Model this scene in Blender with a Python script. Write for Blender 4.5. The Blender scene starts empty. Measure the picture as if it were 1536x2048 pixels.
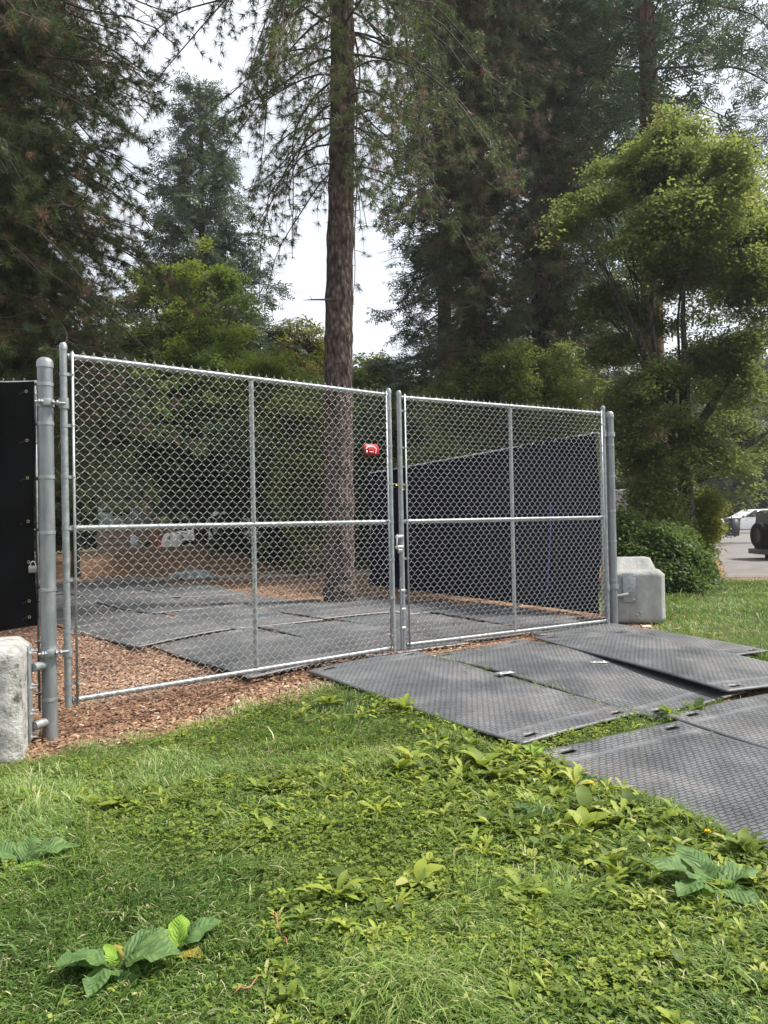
import bpy, math, random
import numpy as np
from mathutils import Vector, Matrix
random.seed(7); RNG = np.random.default_rng(11)
C = bpy.context.scene.collection
PI = math.pi
# ------------------------------------------------------------------ camera
F = 1538.0; CZ = 1.45; RHO = 0.020; PITCH = math.radians(0.7)
cr, sr = math.cos(RHO), math.sin(RHO)
fw = Vector((0, math.cos(PITCH), math.sin(PITCH))); up0 = Vector((0, -math.sin(PITCH), math.cos(PITCH))); rt0 = Vector((1, 0, 0))
rt = rt0 * cr - up0 * sr; upv = up0 * cr + rt0 * sr
cam = bpy.data.cameras.new('camera'); camo = bpy.data.objects.new('camera', cam); C.objects.link(camo)
cam.sensor_fit = 'VERTICAL'; cam.sensor_height = 24; cam.lens = 24 * F / 2048; cam.clip_end = 2000; cam.clip_start = 0.05
m = Matrix((rt, upv, -fw)).transposed().to_4x4(); m.translation = Vector((0, 0, CZ)); camo.matrix_world = m
bpy.context.scene.camera = camo
# ------------------------------------------------------------------ sky, sun, exposure
SUN_AZ = math.radians(84); SUN_EL = math.radians(54)       # azimuth from +Y towards +X
W = bpy.data.worlds.new('World'); bpy.context.scene.world = W; W.use_nodes = True
nt = W.node_tree; nt.nodes.clear()
out = nt.nodes.new('ShaderNodeOutputWorld'); bg = nt.nodes.new('ShaderNodeBackground')
sky = nt.nodes.new('ShaderNodeTexSky'); sky.sky_type = 'NISHITA'; sky.sun_disc = False
sky.sun_elevation = SUN_EL; sky.sun_rotation = SUN_AZ
bg.inputs[1].default_value = 0.12
tc = nt.nodes.new('ShaderNodeTexCoord'); mp = nt.nodes.new('ShaderNodeMapping'); mp.inputs['Scale'].default_value = (1.2, 1.2, 3.2)
nz = nt.nodes.new('ShaderNodeTexNoise'); nz.inputs['Scale'].default_value = 1.6; nz.inputs['Detail'].default_value = 6; nz.inputs['Roughness'].default_value = .5
rp = nt.nodes.new('ShaderNodeValToRGB'); rp.color_ramp.elements[0].position = .32; rp.color_ramp.elements[0].color = (4.3, 4.6, 5.05, 1)
rp.color_ramp.elements[1].position = .68; rp.color_ramp.elements[1].color = (5.9, 6.05, 6.25, 1)
mx = nt.nodes.new('ShaderNodeMix'); mx.data_type = 'RGBA'; mx.inputs[0].default_value = .9
nt.links.new(tc.outputs['Generated'], mp.inputs[0]); nt.links.new(mp.outputs[0], nz.inputs[0]); nt.links.new(nz.outputs[0], rp.inputs[0])
nt.links.new(sky.outputs[0], mx.inputs[6]); nt.links.new(rp.outputs[0], mx.inputs[7]); nt.links.new(mx.outputs[2], bg.inputs[0]); nt.links.new(bg.outputs[0], out.inputs[0])
sun = bpy.data.lights.new('sun', 'SUN'); sun.energy = 4.2; sun.angle = math.radians(9); sun.color = (1, .95, .87)
so = bpy.data.objects.new('sun', sun); C.objects.link(so)
sd = Vector((math.sin(SUN_AZ) * math.cos(SUN_EL), math.cos(SUN_AZ) * math.cos(SUN_EL), math.sin(SUN_EL)))
so.rotation_euler = sd.to_track_quat('Z', 'Y').to_euler(); so.location = sd * 40
vs = bpy.context.scene.view_settings; vs.view_transform = 'Standard'; vs.look = 'None'; vs.exposure = 0.85; vs.gamma = 1
bpy.context.scene.cycles.max_bounces = 8; bpy.context.scene.cycles.transparent_max_bounces = 8
bpy.context.scene.render.film_transparent = False

# ------------------------------------------------------------------ terrain and picture-to-place helpers
def ss(a, b, x):
    t = np.clip((x - a) / (b - a), 0, 1); return t * t * (3 - 2 * t)
GX, GY = .05, 7.3; UX, UY = .81, .586       # u along the gate line, v away from the camera
def uv_of(x, y): return (x - GX) * UX + (y - GY) * UY, -(x - GX) * UY + (y - GY) * UX
def xy_of(u, v): return GX + u * UX - v * UY, GY + u * UY + v * UX
def _h(i, j, k, s):
    n = (i * 73856093) ^ (j * 19349663) ^ (k * 83492791) ^ (s * 2654435)
    n = (n ^ (n >> 13)) * 1274126177 & 0x7fffffff
    n = (n ^ (n >> 16)) * 668265263 & 0x7fffffff
    return ((n ^ (n >> 15)) & 0xffff) / 65535.0
def vnoise(p, seed=0):
    p = np.atleast_2d(np.asarray(p, float)); i = np.floor(p).astype(np.int64); f = p - i; f = f * f * (3 - 2 * f); r = 0
    for a in (0, 1):
        for b in (0, 1):
            for c in (0, 1):
                w = (f[:, 0] if a else 1 - f[:, 0]) * (f[:, 1] if b else 1 - f[:, 1]) * (f[:, 2] if c else 1 - f[:, 2])
                r = r + w * _h(i[:, 0] + a, i[:, 1] + b, i[:, 2] + c, seed)
    return r
def n2(x, y, s, seed=0):
    x = np.atleast_1d(x); y = np.atleast_1d(y)
    return vnoise(np.stack([x * s + 100, y * s + 100, np.zeros_like(x) + .5], 1), seed)
def Tb(x, y):
    u, v = uv_of(x, y)
    return .17 * ss(-3.0, -.3, u) * ss(-4.2, -.2, v)
def lawn(x, y):          # 1 on grass in front of the gate or right of the mats, 0 on mulch
    u, v = uv_of(x, y)
    edge = -.42 + .06 * np.clip(u, -3, 0) + .34 * (n2(x, y, 1.7, 3) - .5)
    a = ss(0.20, -.20, v - edge + .25 * (n2(x, y, 7, 6) - .5)) * np.where(u < 2.9, 1, 1)
    lr = ss(-.25, .25, (u - 4.15 - .02 * v) - .25 * (n2(x, y, 1.5, 5) - .5) + 1.4 * ss(.2, -1.0, v)) * ss(16.5, 15.2, y + .12 * x)
    dirt = ss(.90, 1.15, u) * ss(3.4, 3.0, u) * ss(-3.6, -3.3, v) * ss(-2.2, -2.5, v)
    return np.maximum(a, lr) * np.ones_like(x) * (1 - .9 * dirt)
def T(x, y):
    x = np.atleast_1d(np.asarray(x, float)); y = np.atleast_1d(np.asarray(y, float))
    u, v = uv_of(x, y)
    calm = ss(-2.9, -3.6, v + 0 * u) * 1.0 * ss(9, 5, y)
    und = (n2(x, y, 1.3, 9) - .5) * .09 * np.maximum(calm * ss(-.9, -1.3, u + .1 * v), 0)
    return Tb(x, y) + und
def T1(x, y): return float(T(x, y)[0])
def ray(px, py): return fw + rt * ((px - 768) / F) - upv * ((py - 1024) / F)
def at(px, py, Y):
    d = ray(px, py); t = Y / d.y; return Vector((d.x * t, Y, CZ + d.z * t))
def gp(px, py):
    d = ray(px, py); z = 0
    for _ in range(25):
        t = (z - CZ) / d.z; x, y = d.x * t, d.y * t; z = .5 * z + .5 * T1(x, y)
    return Vector((x, y, z))

# ------------------------------------------------------------------ object helpers
def tag(o, label=None, cat=None, group=None, kind=None):
    if label: o['label'] = label
    if cat: o['category'] = cat
    if group: o['group'] = group
    if kind: o['kind'] = kind
    return o
def thing(name, label, cat, loc=(0, 0, 0), rz=0, group=None):
    o = bpy.data.objects.new(name, None); C.objects.link(o); o.location = loc; o.rotation_euler = (0, 0, rz); o.empty_display_size = .2
    return tag(o, label, cat, group)
def npmesh(name, V, F_, mat, parent=None, tint=None, smooth=False, uv=None):
    """F_ : (M,k) array, or list of such arrays"""
    V = np.ascontiguousarray(V, dtype=np.float32)
    Fs = F_ if isinstance(F_, list) else [F_]
    Fs = [np.asarray(f, dtype=np.int32) for f in Fs if len(f)]
    me = bpy.data.meshes.new(name)
    me.vertices.add(len(V)); me.vertices.foreach_set('co', V.ravel())
    nl = sum(f.size for f in Fs); npoly = sum(len(f) for f in Fs)
    me.loops.add(nl); me.polygons.add(npoly)
    me.loops.foreach_set('vertex_index', np.concatenate([f.ravel() for f in Fs]))
    tot = np.concatenate([np.full(len(f), f.shape[1], np.int32) for f in Fs]); st = np.concatenate([[0], np.cumsum(tot)[:-1]]).astype(np.int32)
    me.polygons.foreach_set('loop_start', st); me.polygons.foreach_set('loop_total', tot)
    if smooth: me.polygons.foreach_set('use_smooth', np.ones(npoly, bool))
    me.update(calc_edges=True)
    if tint is not None:
        a = me.attributes.new('tint', 'FLOAT', 'POINT'); a.data.foreach_set('value', np.ascontiguousarray(tint, dtype=np.float32))
    if uv is not None:
        l = me.uv_layers.new(name='UVMap'); vi = np.concatenate([f.ravel() for f in Fs]); l.data.foreach_set('uv', np.ascontiguousarray(uv[vi], dtype=np.float32).ravel())
    if mat: me.materials.append(mat)
    o = bpy.data.objects.new(name, me); C.objects.link(o)
    if parent: o.parent = parent
    return o
class MB:
    """collects shapes, then links them as one mesh object"""
    def __init__(s): s.V = []; s.F3 = []; s.F4 = []; s.n = 0; s.FN = []
    def add(s, V, F3=None, F4=None):
        s.V.append(np.asarray(V, float))
        if F3 is not None and len(F3): s.F3.append(np.asarray(F3) + s.n)
        if F4 is not None and len(F4): s.F4.append(np.asarray(F4) + s.n)
        s.n += len(V); return s
    def tube(s, pts, r, k=8, cap=True):
        P = np.asarray(pts, float); n = len(P); r = np.broadcast_to(np.asarray(r, float), (n,))
        t = np.gradient(P, axis=0); t /= np.linalg.norm(t, axis=1)[:, None] + 1e-9
        ref = np.array([0, 0, 1.]) if abs(t[:, 2]).mean() < .8 else np.array([0, 1., 0])
        a = np.cross(t, ref); a /= np.linalg.norm(a, axis=1)[:, None] + 1e-9; b = np.cross(t, a)
        th = np.arange(k) / k * 2 * PI
        V = P[:, None] + r[:, None, None] * (a[:, None] * np.cos(th)[None, :, None] + b[:, None] * np.sin(th)[None, :, None])
        V = V.reshape(-1, 3); i = np.arange(n - 1)[:, None] * k; j = np.arange(k)[None]; j2 = (j + 1) % k
        F4 = np.stack([i + j, i + j2, i + k + j2, i + k + j], -1).reshape(-1, 4)
        F3 = []
        if cap:
            V = np.concatenate([V, P[:1], P[-1:]]); c0 = n * k; jj = np.arange(k)
            F3 = np.concatenate([np.stack([np.full(k, c0), (jj + 1) % k, jj], 1), np.stack([np.full(k, c0 + 1), (n - 1) * k + jj, (n - 1) * k + (jj + 1) % k], 1)])
        return s.add(V, F3, F4)
    def box(s, c, d, M=None, bev=0):
        c = np.array(c, float); hx, hy, hz = np.array(d, float) / 2
        if bev <= 0:
            V = np.array([[x, y, z] for z in (-hz, hz) for y in (-hy, hy) for x in (-hx, hx)])
            F4 = [[0, 2, 3, 1], [4, 5, 7, 6], [0, 1, 5, 4], [2, 6, 7, 3], [0, 4, 6, 2], [1, 3, 7, 5]]
            V = V @ (np.array(M).T if M is not None else np.eye(3)) + c
            return s.add(V, None, F4)
        import bmesh
        bm = bmesh.new(); bmesh.ops.create_cube(bm, size=1); bmesh.ops.scale(bm, vec=(2 * hx, 2 * hy, 2 * hz), verts=bm.verts)
        bmesh.ops.bevel(bm, geom=bm.edges[:], offset=bev, segments=2, affect='EDGES', profile=.5)
        return s.bm(bm, M, c)
    def bm(s, bm, M=None, c=(0, 0, 0)):
        import bmesh
        bmesh.ops.triangulate(bm, faces=[f for f in bm.faces if len(f.verts) > 4])
        bm.verts.index_update()
        V = np.array([v.co[:] for v in bm.verts]); f3 = [[v.index for v in f.verts] for f in bm.faces if len(f.verts) == 3]; f4 = [[v.index for v in f.verts] for f in bm.faces if len(f.verts) == 4]
        V = V @ (np.array(M).T if M is not None else np.eye(3)) + np.array(c)
        bm.free(); return s.add(V, f3, f4)
    def prism(s, poly, axis_vec, thick):
        """poly: list of 3D points (planar, convex-ish), extruded by axis_vec*thick both ways, capped with fan"""
        P = np.asarray(poly, float); a = np.asarray(axis_vec, float) * thick / 2; n = len(P)
        V = np.concatenate([P - a, P + a, [P.mean(0) - a], [P.mean(0) + a]]); j = np.arange(n); k = (j + 1) % n
        F4 = np.stack([j, k, n + k, n + j], 1); F3 = np.concatenate([np.stack([np.full(n, 2 * n), k, j], 1), np.stack([np.full(n, 2 * n + 1), n + j, n + k], 1)])
        return s.add(V, F3, F4)
    def lathe(s, prof, c=(0, 0, 0), k=24, M=None):
        P = np.asarray(prof, float); n = len(P); th = np.arange(k) / k * 2 * PI
        V = np.stack([P[:, 0:1] * np.cos(th), P[:, 0:1] * np.sin(th), P[:, 1:2] + 0 * th[None]], -1).reshape(-1, 3)
        if M is not None: V = V @ np.array(M).T
        V = V + np.array(c); i = np.arange(n - 1)[:, None] * k; j = np.arange(k)[None]; j2 = (j + 1) % k
        return s.add(V, None, np.stack([i + j, i + j2, i + k + j2, i + k + j], -1).reshape(-1, 4))
    def build(s, name, mat, parent=None, smooth=False, tint=None):
        fs = []
        if s.F4: fs.append(np.concatenate(s.F4))
        if s.F3: fs.append(np.concatenate(s.F3))
        o = npmesh(name, np.concatenate(s.V), fs, mat, parent, tint, False)
        if smooth:
            try:
                me = o.data; me.polygons.foreach_set('use_smooth', np.ones(len(me.polygons), bool)); me.set_sharp_from_angle(angle=math.radians(38))
            except Exception: pass
        return o
def copy_tree(o, parent=None):
    c = o.copy(); C.objects.link(c); c.parent = parent
    for ch in list(o.children): copy_tree(ch, c)
    return c

# ------------------------------------------------------------------ materials
def mat(name, col=(.5, .5, .5), rough=.6, metal=0, spec=.5):
    M = bpy.data.materials.new(name); M.use_nodes = True; b = M.node_tree.nodes['Principled BSDF']
    b.inputs['Base Color'].default_value = (*col, 1); b.inputs['Roughness'].default_value = rough; b.inputs['Metallic'].default_value = metal
    b.inputs['Specular IOR Level'].default_value = spec
    return M
def nodes(M): return M.node_tree.nodes, M.node_tree.links, M.node_tree.nodes['Principled BSDF']
def ramp(N, pts):
    r = N.new('ShaderNodeValToRGB'); e = r.color_ramp.elements
    while len(e) < len(pts): e.new(.5)
    for x, (p, c) in zip(e, pts): x.position = p; x.color = (*c, 1)
    return r
def noise_mat(name, stops, scale=8, detail=6, rough=.8, bump=.3, bscale=None, metal=0, dist=.02, coord='Object', stretch=(1, 1, 1), spec=.4, rrange=None):
    M = mat(name, stops[0][1], rough, metal, spec); N, L, b = nodes(M)
    t = N.new('ShaderNodeTexCoord'); mpp = N.new('ShaderNodeMapping'); mpp.inputs['Scale'].default_value = stretch
    n = N.new('ShaderNodeTexNoise'); n.inputs['Scale'].default_value = scale; n.inputs['Detail'].default_value = detail; n.inputs['Roughness'].default_value = .6
    r = ramp(N, stops); L.new(t.outputs[coord], mpp.inputs[0]); L.new(mpp.outputs[0], n.inputs[0]); L.new(n.outputs[0], r.inputs[0]); L.new(r.outputs[0], b.inputs['Base Color'])
    if bump:
        n3 = N.new('ShaderNodeTexNoise'); n3.inputs['Scale'].default_value = bscale or scale * 3; n3.inputs['Detail'].default_value = 8; n3.inputs['Roughness'].default_value = .65
        L.new(mpp.outputs[0], n3.inputs[0]); bp = N.new('ShaderNodeBump'); bp.inputs['Strength'].default_value = bump; bp.inputs['Distance'].default_value = dist
        L.new(n3.outputs[0], bp.inputs['Height']); L.new(bp.outputs[0], b.inputs['Normal'])
    if rrange:
        mr = N.new('ShaderNodeMapRange'); mr.inputs[3].default_value = rrange[0]; mr.inputs[4].default_value = rrange[1]; L.new(n.outputs[0], mr.inputs[0]); L.new(mr.outputs[0], b.inputs['Roughness'])
    return M
def leaf_mat(name, stops, trans=.45, rough=.5, tcol=1.5, nsc=.35):
    """colour from a per-leaf tint value plus a broad patch noise; light passes through"""
    M = mat(name, stops[0][1], rough, 0, .35); N, L, b = nodes(M)
    a = N.new('ShaderNodeAttribute'); a.attribute_name = 'tint'; r = ramp(N, stops)
    L.new(a.outputs['Fac'], r.inputs[0]); L.new(r.outputs[0], b.inputs['Base Color'])
    tr = N.new('ShaderNodeBsdfTranslucent'); hs = N.new('ShaderNodeHueSaturation'); hs.inputs['Value'].default_value = tcol; hs.inputs['Hue'].default_value = .485; hs.inputs['Saturation'].default_value = 1.1
    L.new(r.outputs[0], hs.inputs['Color']); L.new(hs.outputs[0], tr.inputs['Color'])
    ms = N.new('ShaderNodeMixShader'); ms.inputs[0].default_value = trans; o = N['Material Output']
    L.new(b.outputs[0], ms.inputs[1]); L.new(tr.outputs[0], ms.inputs[2]); L.new(ms.outputs[0], o.inputs[0])
    return M
GALV = noise_mat('galvanized_steel', [(.25, (.21, .23, .24)), (.5, (.30, .32, .33)), (.75, (.42, .44, .45))], 26, 7, .42, .12, 90, .55, .003, rrange=(.34, .58))
GALVD = noise_mat('dull_galvanized_steel', [(.25, (.17, .185, .195)), (.75, (.31, .33, .34))], 18, 6, .5, .12, 70, .6, .003, stretch=(1, 1, .3), rrange=(.4, .65))
WIRE = mat('fence_wire', (.46, .47, .46), .42, .5)
BOLT = mat('bolt_steel', (.6, .6, .58), .35, .9)
CONC = noise_mat('cast_concrete', [(.3, (.17, .17, .165)), (.46, (.29, .29, .28)), (.6, (.35, .35, .335)), (.72, (.46, .46, .44))], 4.5, 9, .92, .8, 30, 0, .012, stretch=(1, 1, .55))
SCREEN = noise_mat('black_privacy_fabric', [(.3, (.004, .004, .0045)), (.7, (.010, .010, .011))], 3, 4, .85, .5, 9, 0, .03, spec=.08)
SCREEN2 = noise_mat('navy_privacy_fabric', [(.3, (.002, .0025, .013)), (.7, (.004, .005, .026))], 2, 4, .8, .5, 5, 0, .04, spec=.08)
def bark_mat(name, c0, c1, c2, vs=14, hs=3.0, bump=.8, dist=.04):
    M = mat(name, c1, .95, 0, .2); N, L, b = nodes(M)
    t = N.new('ShaderNodeTexCoord'); mpp = N.new('ShaderNodeMapping'); mpp.inputs['Scale'].default_value = (vs, vs, hs)
    v = N.new('ShaderNodeTexVoronoi'); v.feature = 'F1'; v.inputs['Scale'].default_value = 1.3
    n = N.new('ShaderNodeTexNoise'); n.inputs['Scale'].default_value = 1.6; n.inputs['Detail'].default_value = 8
    mxx = N.new('ShaderNodeMath'); mxx.operation = 'MULTIPLY_ADD'; mxx.inputs[1].default_value = .6
    L.new(t.outputs['Object'], mpp.inputs[0]); L.new(mpp.outputs[0], n.inputs[0]); L.new(mpp.outputs[0], v.inputs[0]); L.new(v.outputs['Distance'], mxx.inputs[0]); L.new(n.outputs[0], mxx.inputs[2])
    r = ramp(N, [(.42, c2), (.68, c1), (1.0, c0)]); L.new(mxx.outputs[0], r.inputs[0]); L.new(r.outputs[0], b.inputs['Base Color'])
    bp = N.new('ShaderNodeBump'); bp.inputs['Strength'].default_value = bump; bp.inputs['Distance'].default_value = dist; bp.invert = True
    L.new(mxx.outputs[0], bp.inputs['Height']); L.new(bp.outputs[0], b.inputs['Normal']); return M
BARKP = bark_mat('pine_bark', (.035, .025, .022), (.115, .082, .072), (.21, .165, .15), 13, 5.5, 1.0, .05)
BARKR = bark_mat('red_fir_bark', (.06, .035, .025), (.16, .09, .065), (.24, .15, .12), 9, 1.2)
BARKD = bark_mat('dark_bark', (.03, .026, .022), (.075, .063, .053), (.13, .11, .095), 12, 4)
TWIG = noise_mat('twig_bark', [(.3, (.05, .04, .035)), (.7, (.12, .095, .08))], 20, 4, .9, 0)
NEEDLE = leaf_mat('pine_needles', [(0, (0.035, 0.057, 0.024)), (.45, (0.084, 0.119, 0.043)), (.72, (0.162, 0.189, 0.068)), (.8, (0.162, 0.115, 0.074)), (1, (0.230, 0.149, 0.101))], .3, .5)
NEEDLEB = leaf_mat('brownish_pine_needles', [(0, (0.039, 0.055, 0.029)), (.45, (0.088, 0.112, 0.052)), (.7, (0.150, 0.150, 0.075)), (.8, (0.150, 0.111, 0.078)), (1, (0.221, 0.150, 0.111))], .3, .5)
FIR = leaf_mat('fir_needles', [(0, (0.038, 0.062, 0.038)), (.6, (0.081, 0.121, 0.068)), (1, (0.128, 0.176, 0.081))], .2, .5)
LEAFY = leaf_mat('yellow_green_leaves', [(0, (0.057, 0.098, 0.021)), (.5, (0.115, 0.167, 0.032)), (.85, (0.196, 0.218, 0.040)), (1, (0.345, 0.230, 0.046))], .5)
LEAFG = leaf_mat('green_leaves', [(0, (0.049, 0.084, 0.028)), (.5, (0.112, 0.175, 0.049)), (1, (0.210, 0.294, 0.077))], .5)
LEAFD = leaf_mat('dark_green_leaves', [(0, (0.027, 0.048, 0.024)), (.6, (0.063, 0.098, 0.042)), (1, (0.120, 0.165, 0.060))], .35)
LEAFO = leaf_mat('autumn_tinged_leaves', [(0, (0.072, 0.096, 0.030)), (.6, (0.144, 0.156, 0.042)), (1, (0.288, 0.156, 0.060))], .5)
LEAFR = leaf_mat('lit_green_leaves', [(0, (.062, .088, .034)), (.5, (.145, .188, .06)), (.93, (.27, .31, .10)), (1, (.28, .22, .06))], .5)
IVY = leaf_mat('ivy_leaves', [(0, (.10, .14, .03)), (.6, (.22, .26, .05)), (1, (.36, .38, .09))], .45)
GRASSM = leaf_mat('grass_blades', [(0, (.038, .085, .018)), (.3, (.108, .19, .042)), (.7, (.25, .36, .095)), (.88, (.44, .46, .22)), (1, (.56, .49, .32))], .35, .5, 1.3)
WEED = leaf_mat('weed_leaves', [(0, (.055, .095, .018)), (.5, (.165, .23, .036)), (.85, (.34, .40, .065)), (1, (.44, .44, .16))], .4, .58, 1.3)
def mulch_mat():
    M = mat('wood_chips', (.3, .18, .1), .9, 0, .25); N, L, b = nodes(M)
    a = N.new('ShaderNodeAttribute'); a.attribute_name = 'tint'
    r = ramp(N, [(0, (.045, .022, .015)), (.3, (.125, .07, .045)), (.6, (.26, .15, .098)), (.85, (.42, .275, .18)), (1, (.60, .47, .34))])
    L.new(a.outputs['Fac'], r.inputs[0]); L.new(r.outputs[0], b.inputs['Base Color']); return M
MULCH = mulch_mat()
def ground_mat():
    M = mat('ground_soil', (.1, .08, .05), .95, 0, .2); N, L, b = nodes(M)
    t = N.new('ShaderNodeTexCoord'); a = N.new('ShaderNodeAttribute'); a.attribute_name = 'tint'
    def nn(sc, d=6):
        n = N.new('ShaderNodeTexNoise'); n.inputs['Scale'].default_value = sc; n.inputs['Detail'].default_value = d; L.new(t.outputs['Object'], n.inputs[0]); return n
    v = N.new('ShaderNodeTexVoronoi'); v.inputs['Scale'].default_value = 42; L.new(t.outputs['Object'], v.inputs[0])
    rm = ramp(N, [(.15, (.08, .04, .025)), (.5, (.26, .145, .085)), (.8, (.44, .28, .18))]); L.new(v.outputs['Color'], rm.inputs[0])
    n1 = nn(1.4); n4 = nn(30, 8); rg = ramp(N, [(.3, (.035, .055, .014)), (.6, (.075, .10, .028)), (.8, (.13, .12, .06))]); L.new(n4.outputs[0], rg.inputs[0])
    m1 = N.new('ShaderNodeMix'); m1.data_type = 'RGBA'; L.new(a.outputs['Fac'], m1.inputs[0]); L.new(rg.outputs[0], m1.inputs[6]); L.new(rm.outputs[0], m1.inputs[7])
    L.new(m1.outputs[2], b.inputs['Base Color']); bp = N.new('ShaderNodeBump'); bp.inputs['Strength'].default_value = .6; bp.inputs['Distance'].default_value = .02
    L.new(v.outputs['Distance'], bp.inputs['Height']); L.new(bp.outputs[0], b.inputs['Normal']); return M

# ------------------------------------------------------------------ ground
def build_ground():
    def lines(a, b, st, far): 
        i = np.arange(a, b + 1e-6, st); lo = a - np.geomspace(st, far, 26)[::-1]; hi = b + np.geomspace(st, far, 26); return np.concatenate([lo, i, hi])
    xs = lines(-9, 10, .09, 500); ys = lines(-1, 18, .09, 500); X, Y = np.meshgrid(xs, ys); x, y = X.ravel(), Y.ravel()
    z = T(x, y); V = np.stack([x, y, z], 1); nx, ny = len(xs), len(ys)
    i = np.arange(ny - 1)[:, None] * nx + np.arange(nx - 1)[None]; i = i.ravel()
    Fq = np.stack([i, i + 1, i + nx + 1, i + nx], 1)
    mul = 1 - lawn(x, y); mul = np.where(y > 24, np.clip(1 - (y - 24) / 6, .15, 1), mul)
    o = npmesh('ground', V, Fq, ground_mat(), None, mul, True); tag(o, kind='structure')
build_ground()
def road_sheet(name, pts, z, M):
    o = npmesh(name, [(p[0], p[1], z) for p in pts], np.array([list(range(len(pts)))]), M); tag(o, kind='structure'); return o
ASPH = noise_mat('worn_asphalt', [(.3, (.14, .13, .125)), (.7, (.22, .205, .195))], 2, 8, .9, .2, 60, 0, .01)
road_sheet('driveway', [(6.9, 15.6), (14, 14.6), (60, 30), (60, 75), (14.5, 75), (16.5, 45), (9.2, 21)], .176, ASPH)
# the low bank of mulch behind the mats
def berm(name, p0, p1, w, h, M):
    nx, ny = 80, 16; a = np.linspace(0, 1, nx); b = np.linspace(-1, 1, ny); A, B = np.meshgrid(a, b); p0 = np.array(p0); p1 = np.array(p1); d = p1 - p0; nrm = np.array([-d[1], d[0]]) / np.linalg.norm(d)
    x = p0[0] + d[0] * A + nrm[0] * B * w / 2; y = p0[1] + d[1] * A + nrm[1] * B * w / 2
    hh = h * np.clip(1 - B ** 2, 0, 1) ** .7 * np.clip(np.minimum(A, 1 - A) * 8, 0, 1) * (.8 + .4 * n2(x.ravel(), y.ravel(), .8, 4).reshape(x.shape))
    V = np.stack([x.ravel(), y.ravel(), (.15 + hh).ravel()], 1); i = (np.arange(ny - 1)[:, None] * nx + np.arange(nx - 1)[None]).ravel()
    o = npmesh(name, V, np.stack([i, i + 1, i + nx + 1, i + nx], 1), M, None, np.ones(len(V)), True); tag(o, kind='structure')
berm('mulch_bank', (-11.5, 21.5), (-3.2, 22.8), 2.6, .62, noise_mat('mulch_bank_soil', [(.3, (.18, .10, .06)), (.7, (.40, .24, .14))], 9, 8, .95, .8, 30, 0, .05))
PATHM = noise_mat('pale_gravel', [(.3, (.30, .27, .23)), (.7, (.42, .39, .34))], 6, 8, .95, .3, 60, 0, .01)
road_sheet('gravel_path', [(-10.5, 17.6), (-3.9, 18.2), (.5, 18.6), (3, 18.4), (3, 19.3), (.4, 19.6), (-4.2, 19.3), (-10.5, 18.6)], .175, PATHM)

# ------------------------------------------------------------------ scattered small stuff (grass, chips, weeds)
def instance(Tv, Tf, pos, R, sc, tint_i, tint_v=None):
    """template verts (K,3), faces (M,k) at N places: rotation (N,3,3), scale (N,) -> V, F, tint"""
    N_, K = len(pos), len(Tv)
    V = np.einsum('nij,kj->nki', R, Tv) * np.asarray(sc).reshape(N_, 1, -1) + pos[:, None]
    Fq = (Tf[None] + (np.arange(N_) * K)[:, None, None]).reshape(-1, Tf.shape[1])
    t = np.repeat(tint_i, K).reshape(N_, K)
    if tint_v is not None: t = t + tint_v[None]
    return V.reshape(-1, 3), Fq, np.clip(t.ravel(), 0, 1)
def rot(yaw, tilt, ta):
    """yaw about z, then tilt by angle 'tilt' about horizontal axis at azimuth ta"""
    cy, sy = np.cos(yaw), np.sin(yaw); Z = np.zeros_like(yaw); O = Z + 1
    Rz = np.stack([cy, -sy, Z, sy, cy, Z, Z, Z, O], 1).reshape(-1, 3, 3)
    kx, ky = np.cos(ta), np.sin(ta); c, s = np.cos(tilt), np.sin(tilt); C1 = 1 - c
    Rt = np.stack([c + kx * kx * C1, kx * ky * C1, ky * s, kx * ky * C1, c + ky * ky * C1, -kx * s, -ky * s, kx * s, c], 1).reshape(-1, 3, 3)
    return np.einsum('nij,njk->nik', Rt, Rz)
def align(D, roll):
    """matrices taking +Z to unit vectors D with a roll"""
    D = D / (np.linalg.norm(D, axis=1)[:, None] + 1e-9); ref = np.where(np.abs(D[:, 2:3]) < .95, np.array([[0, 0, 1.]]), np.array([[1., 0, 0]]))
    a = np.cross(ref, D); a /= np.linalg.norm(a, axis=1)[:, None]; b = np.cross(D, a); c, s = np.cos(roll)[:, None], np.sin(roll)[:, None]
    return np.stack([a * c + b * s, -a * s + b * c, D], 2)
# mats: (u,v of the near left corner, heading in degrees, lift)
MATW, MATL = 1.2, 2.4
MATS = [(-.97, -2.62, 2, .012, 'front'), (.22, -2.70, 1, .016, 'front'), (1.03, -2.76, -11, .044, 'front'), (1.72, -2.0, -4, .018, 'front'),
        (-1.24, -5.10, -7, .012, 'near'), (-.03, -5.14, -7, .016, 'near'), (-1.92, -7.5, -8, .012, 'near'),(1.2, -5.45, -7, .014, 'near'),
        (-1.47, .02, 0, .030, 'row1'), (-.28, -.02, -2, .024, 'row1'), (.92, .03, 1, .020, 'row1'), (2.1, .0, -3, .016, 'row1'),
        (-1.62, 2.43, 3, .012, 'row2'), (-.5, 2.40, 0, .034, 'row2'), (.72, 2.42, -2, .028, 'row2'), (1.8, 2.1, 3, .040, 'row2'),
        (-1.75, 4.80, 2, .020, 'row3'), (-.62, 4.70, 4, .030, 'row3'), (.5, 4.66, -1, .016, 'row3'),
        (-1.7, 7.15, -3, .014, 'row4'), (-.55, 7.05, 2, .032, 'row4'), (.62, 7.0, -2, .022, 'row4'),
        (-1.9, 9.5, 2, .024, 'row5'), (-.7, 9.45, -2, .016, 'row5'), (.45, 9.35, 3, .03, 'row5')]
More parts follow.
